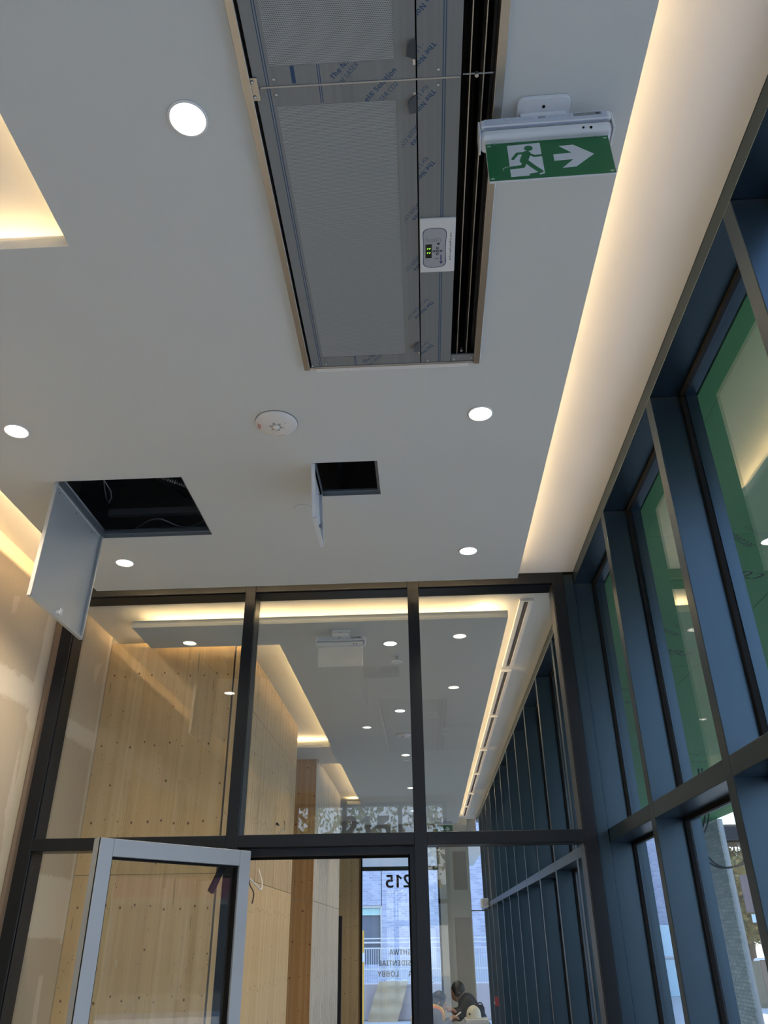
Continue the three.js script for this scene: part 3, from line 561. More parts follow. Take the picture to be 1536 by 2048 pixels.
mesh('stem', cyl(0.006, 0.006, 0.05, -0.172, HS - 0.025, -5.69, 12), M.steel, hang); mesh('cover_plate', cyl(0.042, 0.042, 0.005, -0.172, HS - 0.052, -5.69), M.white, hang);
tag(mesh('sprinkler_cover', [cyl(0.042, 0.042, 0.006, -0.204, HS - 0.003, -9.647)], M.white), 'small sprinkler cover on the lobby ceiling past the detector', 'sprinkler');

// ---------------------------------------------------------------- exit signs
const exitTex = canvasTex(1024, 480, (g, w, h) => {
  g.fillStyle = '#17663a'; g.fillRect(0, 0, w, h);
  g.fillStyle = '#c9cdd2'; g.beginPath(); g.moveTo(178, 40); g.lineTo(452, 30); g.lineTo(456, 428); g.lineTo(410, 440); g.lineTo(178, 446); g.closePath(); g.fill();
  g.beginPath(); g.moveTo(548, 196); g.lineTo(700, 190); g.lineTo(602, 92); g.lineTo(724, 88); g.lineTo(880, 226); g.lineTo(716, 372); g.lineTo(604, 376); g.lineTo(704, 276); g.lineTo(548, 280); g.closePath(); g.fill();
  g.fillStyle = '#17663a'; g.strokeStyle = '#17663a'; g.lineCap = 'round'; g.lineJoin = 'round';
  g.beginPath(); g.arc(352, 92, 36, 0, 7); g.fill();
  const limb = (p, lw) => { g.lineWidth = lw; g.beginPath(); p.forEach(([x, y], i) => (i ? g.lineTo(x, y) : g.moveTo(x, y))); g.stroke(); };
  limb([[330, 160], [300, 250]], 70); limb([[330, 150], [254, 152], [212, 216]], 28); limb([[340, 158], [392, 198], [460, 194]], 26);
  limb([[306, 262], [286, 322], [188, 330]], 38); limb([[318, 256], [370, 330], [424, 398]], 42); limb([[188, 330], [150, 334]], 30);
  g.fillStyle = '#17663a'; g.beginPath(); g.moveTo(330, 420); g.lineTo(420, 404); g.lineTo(410, 440); g.lineTo(330, 444); g.fill();
  g.strokeStyle = '#c9cdd2'; g.lineWidth = 5; g.beginPath(); g.moveTo(120, 350); g.quadraticCurveTo(118, 322, 160, 314); g.lineTo(178, 314); g.stroke();
  g.fillStyle = '#9fb7a6'; for (const [x, y] of [[28, 30], [996, 30], [28, 452], [996, 452]]) { g.beginPath(); g.ellipse(x, y, 18, 11, 0, 0, 7); g.fill(); }
}, { wrap: THREE.ClampToEdgeWrapping });
const exitLabel = canvasTex(512, 96, (g, w, h) => {
  g.fillStyle = '#c3cbda'; g.fillRect(0, 0, w, h); g.fillStyle = '#8f97a6';
  for (let r = 0; r < 5; r++) { for (let x = 78; x < 210; x += 6) if (rnd() < 0.6) g.fillRect(x, 16 + r * 9, 5, 3); for (let x = 262; x < 364; x += 6) if (rnd() < 0.6) g.fillRect(x, 16 + r * 9, 5, 3); }
  g.fillRect(226, 12, 32, 36); g.fillStyle = '#7d8386'; g.fillRect(374, 8, 118, 46); g.fillStyle = '#b4babb'; for (let i = 0; i < 60; i++) g.fillRect(rr(378, 486), rr(12, 50), rr(2, 9), 2);
  g.fillStyle = '#3b3f45'; g.fillRect(466, 12, 18, 30);
}, { wrap: THREE.ClampToEdgeWrapping });
function exitSign(x, z, front, label, legend, turn = 0) { // front: +1 shows the legend side to the viewer
  const t = thing('exit_sign', label, 'sign', [x, HS, z]); t.rotation.y = turn;
  const P = (n, g, m, par = t) => { const q = new THREE.Mesh(Array.isArray(g) ? mergeGeometries(g.map(clean)) : g, m); q.name = n; par.add(q); return q; };
  const s = new THREE.Shape(), W = 0.066, D = 0.062, r = 0.02;
  s.moveTo(-W, -D / 2); s.lineTo(W, -D / 2); s.lineTo(W, D / 2 - r); s.quadraticCurveTo(W, D / 2, W - r, D / 2); s.lineTo(-W + r, D / 2); s.quadraticCurveTo(-W, D / 2, -W, D / 2 - r); s.closePath();
  const mp = new THREE.ExtrudeGeometry(s, { depth: 0.008, bevelEnabled: true, bevelSize: 0.002, bevelThickness: 0.002, bevelSegments: 2 }); mp.rotateX(Math.PI / 2); mp.translate(0, -0.003, 0.026);
  const plate = P('mount_plate', clean(mp), M.whitePlastic);
  P('screw_hole', cyl(0.004, 0.004, 0.002, 0, -0.0135, 0.035, 14), M.black, plate);
  P('mount_block', rb(-0.06, 0.06, -0.04, -0.011, -0.03, 0.02, 0.004), M.whitePlastic);
  const body = P('housing', [rb(-0.166, 0.166, -0.070, -0.040, -0.032, 0.030, 0.006), rb(-0.166, 0.166, -0.104, -0.070, -0.026, 0.024, 0.012, 3)], M.whitePlastic);
  P('light_slot', bx(-0.155, 0.155, -0.073, -0.068, 0.0245, 0.0268), mat([0.36, 0.42, 0.55], 0.5), body);
  for (const e of [-1, 1]) P('end_cap', rb(e > 0 ? 0.166 : -0.171, e > 0 ? 0.171 : -0.166, -0.103, -0.041, -0.028, 0.026, 0.002, 1), M.whitePlastic);
  const lb = new THREE.PlaneGeometry(0.31, 0.024); lb.translate(0, -0.054, 0.0304); P('label_strip', clean(lb), mat([1, 1, 1], 0.5, 0, { map: exitLabel }), body);
  P('indicator', [cyl(0.003, 0.003, 0.004, 0.092, -0.094, 0.0235, 10, 'z'), cyl(0.0035, 0.0035, 0.004, 0.111, -0.095, 0.0235, 10, 'z')], M.black, body);
  const pl = P('sign_plate', rb(-0.156, 0.156, -0.248, -0.102, -0.003, 0.003, 0.002, 1), mat([0.70, 0.72, 0.74], 0.35));
  if (legend) { const f = new THREE.PlaneGeometry(0.31, 0.142); f.translate(0, -0.1745, 0.0036 * front); if (front < 0) f.rotateY(0); P('legend', clean(f), mat([1, 1, 1], 0.35, 0, { map: exitTex }), pl); }
  for (const a of [-0.13, 0.13]) P('clip', rb(a - 0.004, a + 0.004, -0.108, -0.098, 0.003, 0.007, 0.001, 1), M.steel, pl);
}
exitSign(0.370, -1.298, 1, 'green running-man exit sign with white arrow beside the lit cove', true, -0.026);
exitSign(-0.545, -5.15, 1, 'exit sign with blank white plate on the lobby ceiling', false);
exitSign(0.335, -15.0, 1, 'small green exit sign at the far end of the lobby', true);

// ---------------------------------------------------------------- linear diffusers on the lobby cove
[[-4.915, -6.375, 'first, nearest the storefront'], [-6.5, -7.98, 'second from the storefront'], [-8.06, -9.55, 'third from the storefront'], [-9.7, -11.17, 'fourth from the storefront'], [-11.27, -12.79, 'fifth from the storefront'], [-12.95, -14.2, 'sixth from the storefront'], [-14.35, -15.45, 'last, nearest the far door']]
  .forEach(([a, b, n]) => {
    const t = thing('linear_diffuser', 'slim white linear air diffuser on the cove, ' + n, 'diffuser', [0.739, HC, (a + b) / 2], 'linear diffusers');
    mesh('frame', [rb(0.693, 0.724, HC - 0.018, HC - 0.0005, b, a, 0.002, 1), rb(0.754, 0.785, HC - 0.018, HC - 0.0005, b, a, 0.002, 1), rb(0.724, 0.754, HC - 0.018, HC - 0.0005, a - 0.02, a, 0.002, 1), rb(0.724, 0.754, HC - 0.018, HC - 0.0005, b, b + 0.02, 0.002, 1)], M.white, t);
    mesh('slot', bx(0.7245, 0.7535, HC - 0.004, HC - 0.001, b + 0.02, a - 0.02), M.black, t);
    mesh('blade', bx(0.736, 0.741, HC - 0.016, HC - 0.004, b + 0.021, a - 0.021), M.dark, t);
  });

// ---------------------------------------------------------------- loose wires on the plywood
tag(mesh('wire', tube([[-1.262, 2.35, -5.86], [-1.25, 2.2, -5.9], [-1.24, 2.06, -5.92], [-1.235, 1.99, -6.08], [-1.24, 1.93, -6.07]], 0.005, 40), mat([0.16, 0.10, 0.08], 0.6)), 'brown wire hanging from the plywood beside the doorway', 'wire');
tag(mesh('wire', tube([[-1.262, 2.1, -5.9], [-1.20, 2.04, -5.99], [-1.19, 2.02, -6.10], [-1.20, 2.07, -6.18], [-1.25, 2.16, -6.28]], 0.006, 40), M.white), 'white wire looped on the plywood beside the doorway', 'wire');
tag(mesh('wire', tube([[-1.265, 2.64, -7.4], [-1.24, 2.56, -7.3], [-1.22, 2.52, -7.0], [-1.24, 2.47, -6.95], [-1.262, 2.40, -6.9]], 0.004, 40), M.galv), 'grey wire sticking out of the plywood above the door head', 'wire');
tag(mesh('wire_connector', cyl(0.011, 0.006, 0.09, -1.225, 2.545, -6.85, 12, 'z'), M.dark), 'dark wire connector on the plywood above the door head', 'connector');

// ---------------------------------------------------------------- pull station and table group in the lobby
{
  const t = thing('pull_station', 'small red fire pull box on a lobby mullion', 'alarm', [0.955, 0.83, -13.33]);
  mesh('box', rb(0.925, 0.980, 0.83, 0.945, -13.40, -13.31, 0.006), M.red, t); mesh('handle', rb(0.915, 0.925, 0.86, 0.885, -13.385, -13.325, 0.003, 1), M.white, t);
  const k = thing('door_operator', 'white box unit at the end of the lobby transom', 'box', [0.93, 2.14, -14.2]); mesh('case', rb(0.87, 0.975, 2.135, 2.26, -14.4, -14.0, 0.01), M.white, k); mesh('arm', rb(0.70, 0.965, 2.08, 2.095, -14.25, -14.22, 0.003, 1), M.dark, k);
  const b = thing('folding_table', 'white folding table at the feet of the lobby figures', 'table', [0.55, 0, -12]);
  mesh('top', rb(0.43, 0.73, 0.735, 0.785, -12.25, -11.85, 0.008), M.white, b);
  for (const [x, z] of [[0.46, -12.22], [0.70, -12.22], [0.46, -11.88], [0.70, -11.88]]) mesh('leg', cyl(0.014, 0.014, 0.735, x, 0.3675, z, 12), M.steel, b);
  const h = thing('hard_hat', 'cream white hard hat resting on the folding table', 'hard hat', [0.545, 0.785, -12.0]);
  const shell = lathe([[0.0001, 0.135], [0.03, 0.133], [0.06, 0.12], [0.083, 0.09], [0.093, 0.05], [0.096, 0.012], [0.101, 0.004], [0.098, 0.0], [0.09, 0.004]], 0, 0, 0, 36); shell.scale(1.02, 1, 0.88); shell.translate(0.545, 0.787, -12.0);
  const hm = mat([0.78, 0.74, 0.60], 0.35); mesh('shell', shell, hm, h);
  mesh('brim', (() => { const g = new THREE.CylinderGeometry(0.075, 0.082, 0.006, 24, 1, false, 0, Math.PI); g.scale(0.8, 1, 1); g.translate(0.61, 0.79, -12.0); return clean(g); })(), hm, h);
  mesh('ridge', tube([[0.465, 0.85, -12], [0.50, 0.907, -12], [0.545, 0.925, -12], [0.59, 0.907, -12], [0.625, 0.85, -12]], 0.008, 20), hm, h);
  mesh('badge', cyl(0.012, 0.012, 0.004, 0.49, 0.84, -11.925, 14, 'z'), M.dark, h);
  const bag = thing('backpack', 'dark navy bag standing behind the hard hat', 'bag', [0.64, 0.785, -12.16]);
  mesh('body', rb(0.575, 0.70, 0.787, 0.925, -12.24, -12.10, 0.045, 4), mat([0.02, 0.03, 0.055], 0.8), bag); mesh('strap', tube([[0.60, 0.91, -12.10], [0.62, 0.945, -12.13], [0.66, 0.945, -12.15], [0.68, 0.91, -12.12]], 0.007, 16), M.dark, bag);
  tag(mesh('paper_sheet', (() => { const g = new THREE.BoxGeometry(0.11, 0.003, 0.16); g.rotateZ(0.55); g.translate(0.335, 0.83, -11.98); return uvMetres(g); })(), M.white), 'white paper sheets held between the two figures', 'paper');
}

// ---------------------------------------------------------------- people
function blend(a, b, k) { const h = Math.max(k - Math.abs(a - b), 0) / k; return Math.min(a, b) - h * h * k * 0.25; }
function capsule(p, a, b, ra, rb2) {
  const ab = [b[0] - a[0], b[1] - a[1], b[2] - a[2]], ap = [p[0] - a[0], p[1] - a[1], p[2] - a[2]];
  const t = Math.min(1, Math.max(0, (ap[0] * ab[0] + ap[1] * ab[1] + ap[2] * ab[2]) / (ab[0] ** 2 + ab[1] ** 2 + ab[2] ** 2 + 1e-9)));
  return Math.hypot(ap[0] - ab[0] * t, ap[1] - ab[1] * t, ap[2] - ab[2] * t) - (ra + (rb2 - ra) * t);
}
function ell(p, c, r) { const q = [(p[0] - c[0]) / r[0], (p[1] - c[1]) / r[1], (p[2] - c[2]) / r[2]], k = Math.hypot(...q); return (k - 1) * Math.min(...r); }
function field(f, c, half, res) { // mesh of f = 0 in a cube round c
  const mc = new MarchingCubes(res, M.skin, false, false, 60000); mc.isolation = 0;
  for (let z = 0; z < res; z++) for (let y = 0; y < res; y++) for (let x = 0; x < res; x++)
    mc.field[x + y * res + z * res * res] = -f([c[0] + (x / res * 2 - 1) * half, c[1] + (y / res * 2 - 1) * half, c[2] + (z / res * 2 - 1) * half]);
  mc.update(); const n = mc.count, g = new THREE.BufferGeometry(), pos = new Float32Array(n * 3);
  for (let i = 0; i < n; i++) for (let k = 0; k < 3; k++) pos[i * 3 + k] = mc.positionArray[i * 3 + k] * half + c[k];
  g.setAttribute('position', new THREE.BufferAttribute(pos, 3)); g.setAttribute('uv', new THREE.BufferAttribute(new Float32Array(n * 2), 2));
  const e = 0.003, nor = new Float32Array(n * 3);
  for (let i = 0; i < n; i++) {
    const p = [pos[i * 3], pos[i * 3 + 1], pos[i * 3 + 2]], d = [0, 1, 2].map((k) => { const a = [...p], b = [...p]; a[k] += e; b[k] -= e; return f(a) - f(b); }), l = Math.hypot(...d) || 1;
    for (let k = 0; k < 3; k++) nor[i * 3 + k] = d[k] / l;
  }
  g.setAttribute('normal', new THREE.BufferAttribute(nor, 3)); return g;
}
const unionOf = (list, k) => (p) => list.reduce((d, q) => (d === null ? q(p) : blend(d, q(p), k)), null);
const cap = (a, b, ra, rb2) => (p) => capsule(p, a, b, ra, rb2);
function person(label, o) {
  const t = thing('person', label, 'person', o.base, null);
  const { head: H, face: F, neck: N, sh, hip, knee, foot } = o, [fx, fy] = F, pieces = [];
  const up = [-fy, fx]; // in the profile plane
  const at = (f, u, s = 0) => [H[0] + fx * f + up[0] * u * o.turn, H[1] + fy * f + up[1] * u * o.turn, H[2] + s];
  // head with face, ears, neck
  const headF = unionOf([(p) => ell(p, H, [0.087, 0.105, 0.073]), cap(at(0.05, -0.045), at(0.058, -0.078), 0.045, 0.03), cap(at(0.088, -0.005), at(0.102, -0.03), 0.009, 0.012), cap(at(0.085, -0.058), at(0.09, -0.06), 0.012, 0.01), cap(at(-0.01, -0.06), N, 0.048, 0.052), cap(at(-0.012, -0.012, 0.07), at(-0.012, -0.035, 0.072), 0.014, 0.008), cap(at(-0.012, -0.012, -0.07), at(-0.012, -0.035, -0.072), 0.014, 0.008)], 0.02);
  pieces.push(field(headF, H, 0.2, 56));
  const mid = [(sh[0] + hip[0]) / 2, (sh[1] + hip[1]) / 2, hip[2]];
  const bodyF = unionOf([cap([sh[0], sh[1], sh[2] - 0.13], [sh[0], sh[1], sh[2] + 0.13], 0.06, 0.06), cap(sh, mid, 0.10, 0.105), cap(mid, hip, 0.105, 0.12), cap([hip[0], hip[1], hip[2] - 0.07], [hip[0], hip[1], hip[2] + 0.07], 0.1, 0.1), cap(N, sh, 0.05, 0.07),
    ...[-1, 1].flatMap((s, i) => [cap([hip[0], hip[1] - 0.02, hip[2] + s * 0.09], [knee[0], knee[1], knee[2] + s * 0.12], 0.082, 0.058), cap([knee[0], knee[1], knee[2] + s * 0.12], [foot[0], foot[1], foot[2] + s * 0.12], 0.055, 0.038), cap([foot[0], foot[1] - 0.03, foot[2] + s * 0.12], [foot[0] + o.turn * 0.15, foot[1] - 0.035, foot[2] + s * 0.13], 0.035, 0.03)]),
    ...o.arms.flatMap(([a, b, c]) => [cap(a, b, 0.052, 0.042), cap(b, c, 0.04, 0.028)])], 0.05);
  const bc = [(hip[0] + sh[0]) / 2, 0.56, hip[2]];
  pieces.push(field(bodyF, bc, 0.68, 72));
  for (const [, , w, dirs] of o.arms) { // hands: palm, four bent fingers, thumb at the side
    const [dx, dy] = dirs, f = [cap(w, [w[0] + dx * 0.07, w[1] + dy * 0.07, w[2]], 0.026, 0.03)];
    for (let k = 0; k < 4; k++) { const z = w[2] - 0.03 + k * 0.02, L = [0.055, 0.068, 0.064, 0.05][k], a = [w[0] + dx * 0.08, w[1] + dy * 0.08, z], b = [a[0] + dx * L * 0.6, a[1] + dy * L * 0.6 - 0.008, z], c = [b[0] + dx * L * 0.3, b[1] + dy * L * 0.3 - L * 0.4, z]; f.push(cap(a, b, 0.0095, 0.009), cap(b, c, 0.009, 0.0075)); }
    f.push(cap([w[0] + dx * 0.03, w[1] + dy * 0.03, w[2] + 0.028], [w[0] + dx * 0.075, w[1] + dy * 0.075 + 0.01, w[2] + 0.052], 0.011, 0.009));
    pieces.push(field(unionOf(f, 0.008), [w[0] + dx * 0.08, w[1] + dy * 0.08, w[2]], 0.13, 52));
  }
  mesh('body', pieces, M.skin, t);
  // hair over the skull, open at the face
  const hairF = (p) => { const d = blend(ell(p, [H[0] - fx * 0.012, H[1] - fy * 0.012 + 0.006, H[2]], [0.097, 0.113, 0.084]), o.tail ? o.tail(p) : 9, 0.03); const q = (p[0] - H[0]) * fx + (p[1] - H[1]) * fy, u = ((p[0] - H[0]) * up[0] + (p[1] - H[1]) * up[1]) * o.turn; return Math.max(d, Math.min(q - 0.052, 0.045 - u + q * 0.4), -(u + 0.055) - (o.tail ? 0.1 : 0)); };
  mesh('hair', field(hairF, H, 0.26, 60), M.hair, t);
  for (const s of [-1, 1]) mesh('eye', clean(new THREE.SphereGeometry(0.008, 8, 6).translate(...at(0.079, 0.0, s * 0.03))), M.black, t);
  // clothes: the same figure, a little larger
  const top = unionOf([cap([sh[0], sh[1], sh[2] - 0.13], [sh[0], sh[1], sh[2] + 0.13], 0.08, 0.08), cap(sh, mid, 0.125, 0.13), cap(mid, hip, 0.13, 0.145), cap([N[0] * 0.5 + sh[0] * 0.5, N[1] * 0.5 + sh[1] * 0.5, N[2]], sh, 0.066, 0.08), ...o.arms.flatMap(([a, b, c]) => [cap(a, b, 0.066, 0.055), cap(b, [b[0] + (c[0] - b[0]) * 0.85, b[1] + (c[1] - b[1]) * 0.85, b[2] + (c[2] - b[2]) * 0.85], 0.053, 0.042)])], 0.05);
  mesh('jacket', field(top, [bc[0], 0.78, bc[2]], 0.5, 70), o.top, t);
  const legs = unionOf([cap([hip[0], hip[1], hip[2] - 0.07], [hip[0], hip[1], hip[2] + 0.07], 0.118, 0.118), ...[-1, 1].flatMap((s) => [cap([hip[0], hip[1] - 0.02, hip[2] + s * 0.09], [knee[0], knee[1], knee[2] + s * 0.12], 0.095, 0.072), cap([knee[0], knee[1], knee[2] + s * 0.12], [foot[0], foot[1] + 0.03, foot[2] + s * 0.12], 0.07, 0.056)])], 0.04);
  mesh('trousers', field(legs, [(hip[0] + knee[0]) / 2, 0.36, hip[2]], 0.45, 60), o.legs, t);
  if (o.vest) {
    const v = unionOf([cap(sh, mid, 0.136, 0.141), cap(mid, hip, 0.141, 0.155), cap([sh[0], sh[1] + 0.01, sh[2] - 0.09], [sh[0], sh[1] + 0.01, sh[2] + 0.09], 0.084, 0.084)], 0.04);
    mesh('vest', field((p) => Math.max(v(p), Math.abs(p[2] - sh[2]) - 0.125), [bc[0], 0.72, bc[2]], 0.42, 60), o.vest, t);
    const band = (d, w) => field((p) => Math.max(unionOf([cap(sh, mid, 0.141, 0.146), cap(mid, hip, 0.146, 0.16), cap([sh[0], sh[1] + 0.01, sh[2] - 0.09], [sh[0], sh[1] + 0.01, sh[2] + 0.09], 0.089, 0.089)], 0.04)(p), Math.abs(p[2] - sh[2] - d) - w), [bc[0], 0.72, bc[2]], 0.42, 60);
    mesh('reflective_band', [band(0.07, 0.016), band(-0.07, 0.016)], o.band, t);
  }
  for (const s of [-1, 1]) mesh('shoe', (() => { const g = new RoundedBoxGeometry(0.25, 0.08, 0.095, 3, 0.035); g.translate(foot[0] + o.turn * 0.06, 0.042, foot[2] + s * 0.12); return clean(g); })(), M.dark, t);
  return t;
}
person('person in a black jacket leaning over the papers beside the hard hat', {
  base: [0.62, 0, -12.5], turn: -1, face: [-0.82, -0.57], head: [0.362, 1.062, -12.5], neck: [0.435, 0.975, -12.5], sh: [0.49, 0.92, -12.5], hip: [0.72, 0.53, -12.5], knee: [0.36, 0.50, -12.5], foot: [0.40, 0.09, -12.5],
  arms: [[[0.49, 0.90, -12.33], [0.36, 0.80, -12.26], [0.315, 0.845, -12.14], [-0.75, 0.3]], [[0.49, 0.90, -12.67], [0.36, 0.80, -12.62], [0.30, 0.845, -12.40], [-0.75, 0.3]]], top: mat([0.014, 0.018, 0.026], 0.8), legs: mat([0.02, 0.022, 0.03], 0.85),
});
person('person with ponytail in an orange safety vest looking down at papers', {
  base: [0.0, 0, -12.0], turn: 1, face: [0.88, -0.47], head: [0.118, 0.978, -12.0], neck: [0.072, 0.885, -12.0], sh: [0.045, 0.825, -12.0], hip: [-0.03, 0.47, -12.0], knee: [0.36, 0.47, -12.0], foot: [0.33, 0.09, -12.0],
  arms: [[[0.05, 0.80, -11.83], [0.12, 0.66, -11.80], [0.235, 0.77, -11.90], [0.8, 0.35]], [[0.05, 0.80, -12.17], [0.13, 0.66, -12.18], [0.235, 0.77, -12.08], [0.8, 0.35]]], top: mat([0.10, 0.11, 0.14], 0.85), legs: mat([0.04, 0.045, 0.06], 0.85),
  vest: mat([0.80, 0.19, 0.03], 0.7), band: mat([0.85, 0.62, 0.05], 0.5), tail: (p) => Math.min(capsule(p, [0.03, 1.035, -12.0], [0.012, 1.02, -12.0], 0.028, 0.03), capsule(p, [0.012, 1.02, -12.0], [0.0, 0.86, -12.0], 0.033, 0.018)),
});
for (const [x, z, l, lab] of [[-0.06, -12.0, 0.34, 'white plastic chair under the person in the orange vest'], [0.76, -12.5, 0.40, 'dark stool under the person in the black jacket']]) {
  const c = thing(l < 0.36 ? 'plastic_chair' : 'stool', lab, 'chair', [x, 0, z]), m = l < 0.36 ? M.white : M.dark;
  mesh('seat', rb(x - 0.2, x + 0.2, l - 0.03, l, z - 0.2, z + 0.2, 0.012), m, c);
  for (const a of [-1, 1]) for (const b of [-1, 1]) mesh('leg', cyl(0.016, 0.014, l - 0.03, x + a * 0.17, (l - 0.03) / 2, z + b * 0.17, 12), m, c);
  if (l < 0.36) mesh('backrest', rb(x - 0.21, x - 0.18, l, 0.82, z - 0.19, z + 0.19, 0.012), m, c);
}

// ---------------------------------------------------------------- outside: green soffit, brick pier
const soffitTex = canvasTex(1024, 1024, (g, w, h) => { // 1.5 m x 1.5 m seen from below, +z up
  g.fillStyle = '#2f6a38'; g.fillRect(0, 0, w, h);
  for (let i = 0; i < 2500; i++) { g.fillStyle = `rgba(${rnd() < 0.5 ? '20,70,45' : '90,150,110'},${rr(0.02, 0.07)})`; g.fillRect(rnd() * w, rnd() * h, rr(2, 24), rr(1, 5)); }
  for (let i = 0; i < 26; i++) { g.strokeStyle = 'rgba(20,50,35,0.35)'; g.lineWidth = rr(0.8, 2); g.beginPath(); const x = rnd() * w, y = rnd() * h; g.moveTo(x, y); g.bezierCurveTo(x + rr(-40, 40), y + rr(-20, 20), x + rr(-60, 60), y + rr(-30, 30), x + rr(-90, 90), y + rr(-30, 30)); g.stroke(); }
  const put = (s, x, z, deg, font2, col) => { const X = ((x / 1.5) % 1 + 1) % 1 * w, Y = (1 - ((z / 1.5) % 1 + 1) % 1) * h; for (const dy of [-h, 0, h]) { g.save(); g.translate(X, Y + dy); g.rotate((-deg * Math.PI) / 180); g.font = font2; g.fillStyle = col; g.fillText(s, 0, 0); g.restore(); } };
  put('SECUROCK', 1.96, -4.10, 137, 'italic bold 42px sans-serif', '#10281c'); put('Revêtement', 2.02, -4.02, 137, 'italic 34px sans-serif', '#1d4530');
  put('CGC', 2.19, -4.52, 158, 'italic bold 92px serif', '#0d1c16');
  g.strokeStyle = 'rgba(25,55,40,0.8)'; g.lineWidth = 2; g.beginPath(); g.moveTo(((1.28 / 1.5) % 1) * w, 0); g.lineTo(((1.28 / 1.5) % 1) * w, h); g.stroke();
}, { repeat: [1 / 1.5, 1 / 1.5] });
M.soffit = mat([1, 1, 1], 0.8, 0, { map: soffitTex });
const sof = thing('exterior_soffit', 'green sheathing soffit outside the tall windows', 'soffit', [3.4, 3.66, -6], null, S);
for (let z = -18.58; z < -1.6; z += 2.44) for (let x = 1.19; x < 5.5; x += 1.11) mesh('sheathing_board', bx(x, x + 1.106, 3.66, 3.675, z, z + 2.436), M.soffit, sof);
mesh('deck', bx(1.19, 5.63, 3.676, ROOF - 0.002, -18.58, -1.5), M.concrete, sof);
{
  const x0 = 5.58, x1 = 5.69, z0 = -17.7, z1 = -16.15, top = 3.65;
  const p = thing('brick_pier', 'pale grey brick pier holding up the green soffit', 'pier', [x0 + 0.26, 0, (z0 + z1) / 2]);
  mesh('mortar_core', bx(x0 + 0.012, x1, -0.1, top, z0, z1 - 0.004), M.mortar, p);
  mesh('edge_shade_strip', bx(x0 + 0.031, x1, -0.1, top, z1 - 0.0035, z1), M.galv, p);  // end face given a darker colour for the shade along the pier edge
  const bh = 0.0535, ch = 0.0618, bl = 0.19, g = new THREE.BoxGeometry(1, 1, 1), rows = Math.floor((top + 0.1) / ch), list = [];
  for (let r = 0; r < rows; r++) for (let z = z1; z > z0 + 0.02;) { const L = Math.min(z - z0, r % 2 && z === z1 ? bl / 2 : bl); list.push([z, L, r]); z -= L + 0.009; }
  const im = new THREE.InstancedMesh(uvMetres(g), mat([1, 1, 1], 0.9), list.length), m4 = new THREE.Matrix4();
  list.forEach(([z, L, r], i) => {
    const a = z, c = rr(0.8, 1.12);
    m4.makeScale(0.03, bh, L).setPosition(x0 + 0.015 - p.position.x, -0.1 + r * ch + bh / 2 + 0.004, a - L / 2 - p.position.z); im.setMatrixAt(i, m4); im.setColorAt(i, lin(0.30 * c, 0.33 * c, 0.31 * c));
  });
  im.name = 'brick_facing'; im.userData.kind = 'stuff'; p.add(im);
}
for (const [k, pts] of [[0, [[3.70, 3.66, -11.0], [3.68, 3.3, -11.0], [3.66, 3.05, -11.0], [3.59, 2.9, -11.0], [3.5, 2.78, -11.0], [3.45, 2.70, -11.0]]], [1, [[3.44, 2.72, -11.1], [3.54, 2.64, -11.1], [3.67, 2.49, -11.1], [3.83, 2.45, -11.1], [4.1, 2.55, -11.1], [4.3, 3.66, -11.1]]]])
  tag(mesh('soffit_cable', [tube(pts, 0.012, 40), tube(pts.map(([x, y, z]) => [x + 0.04, y, z + 0.03]), 0.010, 40)], M.dark), k ? 'dark cable loop sagging in front of the brick pier' : 'dark cable pair dropping from the green soffit', 'cable');

// ---------------------------------------------------------------- outside: street
const brickFar = canvasTex(512, 512, (g, w, h) => { // 1.2 m square
  g.fillStyle = '#a9afc0'; g.fillRect(0, 0, w, h);
  for (let r = 0; r < 16; r++) for (let i = -1; i < 6; i++) { const c = Math.round(rr(-12, 12)); g.fillStyle = `rgb(${156 + c},${162 + c},${182 + c})`; g.fillRect((i + (r % 2) / 2) * w / 5.5 + 3, r * 32 + 3, w / 5.5 - 6, 26); }
}, { repeat: [1 / 1.2, 1 / 1.2] });
{
  const Z = -32, b = thing('street_building', 'purple-grey brick building across the street beyond the far door', 'building', [0, -0.1, Z - 4]);
  const mb = mat([1, 1, 1], 0.9, 0, { map: brickFar });
  mesh('wall', [bx(-30, -3.3, -0.1, 9, Z - 8, Z), bx(-3.3, -1.7, 2.8, 9, Z - 8, Z), bx(-1.7, 9.6, -0.1, 9, Z - 8, Z), bx(-3.3, -1.7, -0.1, 0.9, Z - 8, Z)], mb, b);
  const w = mesh('window', [bx(-3.3, -1.7, 2.72, 2.8, Z - 0.2, Z - 0.1), bx(-1.76, -1.7, 0.9, 2.72, Z - 0.2, Z - 0.05), bx(-3.3, -3.24, 0.9, 2.72, Z - 0.2, Z - 0.05), bx(-3.24, -1.76, 1.58, 1.62, Z - 0.2, Z - 0.1)], M.steel, b);
  mesh('pane', bx(-3.24, -1.76, 0.9, 2.48, Z - 0.3, Z - 0.28), mat([0.10, 0.13, 0.18], 0.1), w);
  mesh('spandrel', bx(-3.24, -1.76, 2.48, 2.72, Z - 0.26, Z - 0.2), mat([0.40, 0.62, 0.60], 0.4), w);
  mesh('rain_joint', bx(-1.72, -1.70, 2.8, 9, Z, Z + 0.01), M.dark, b);
  mesh('plinth', bx(-1.6, 9.6, -0.1, 1.1, Z, Z + 0.03), mat([0.34, 0.38, 0.45], 0.8), b);
  mesh('plinth', bx(-30, -3.35, -0.1, 1.1, Z, Z + 0.03), mat([0.34, 0.38, 0.45], 0.8), b);
}
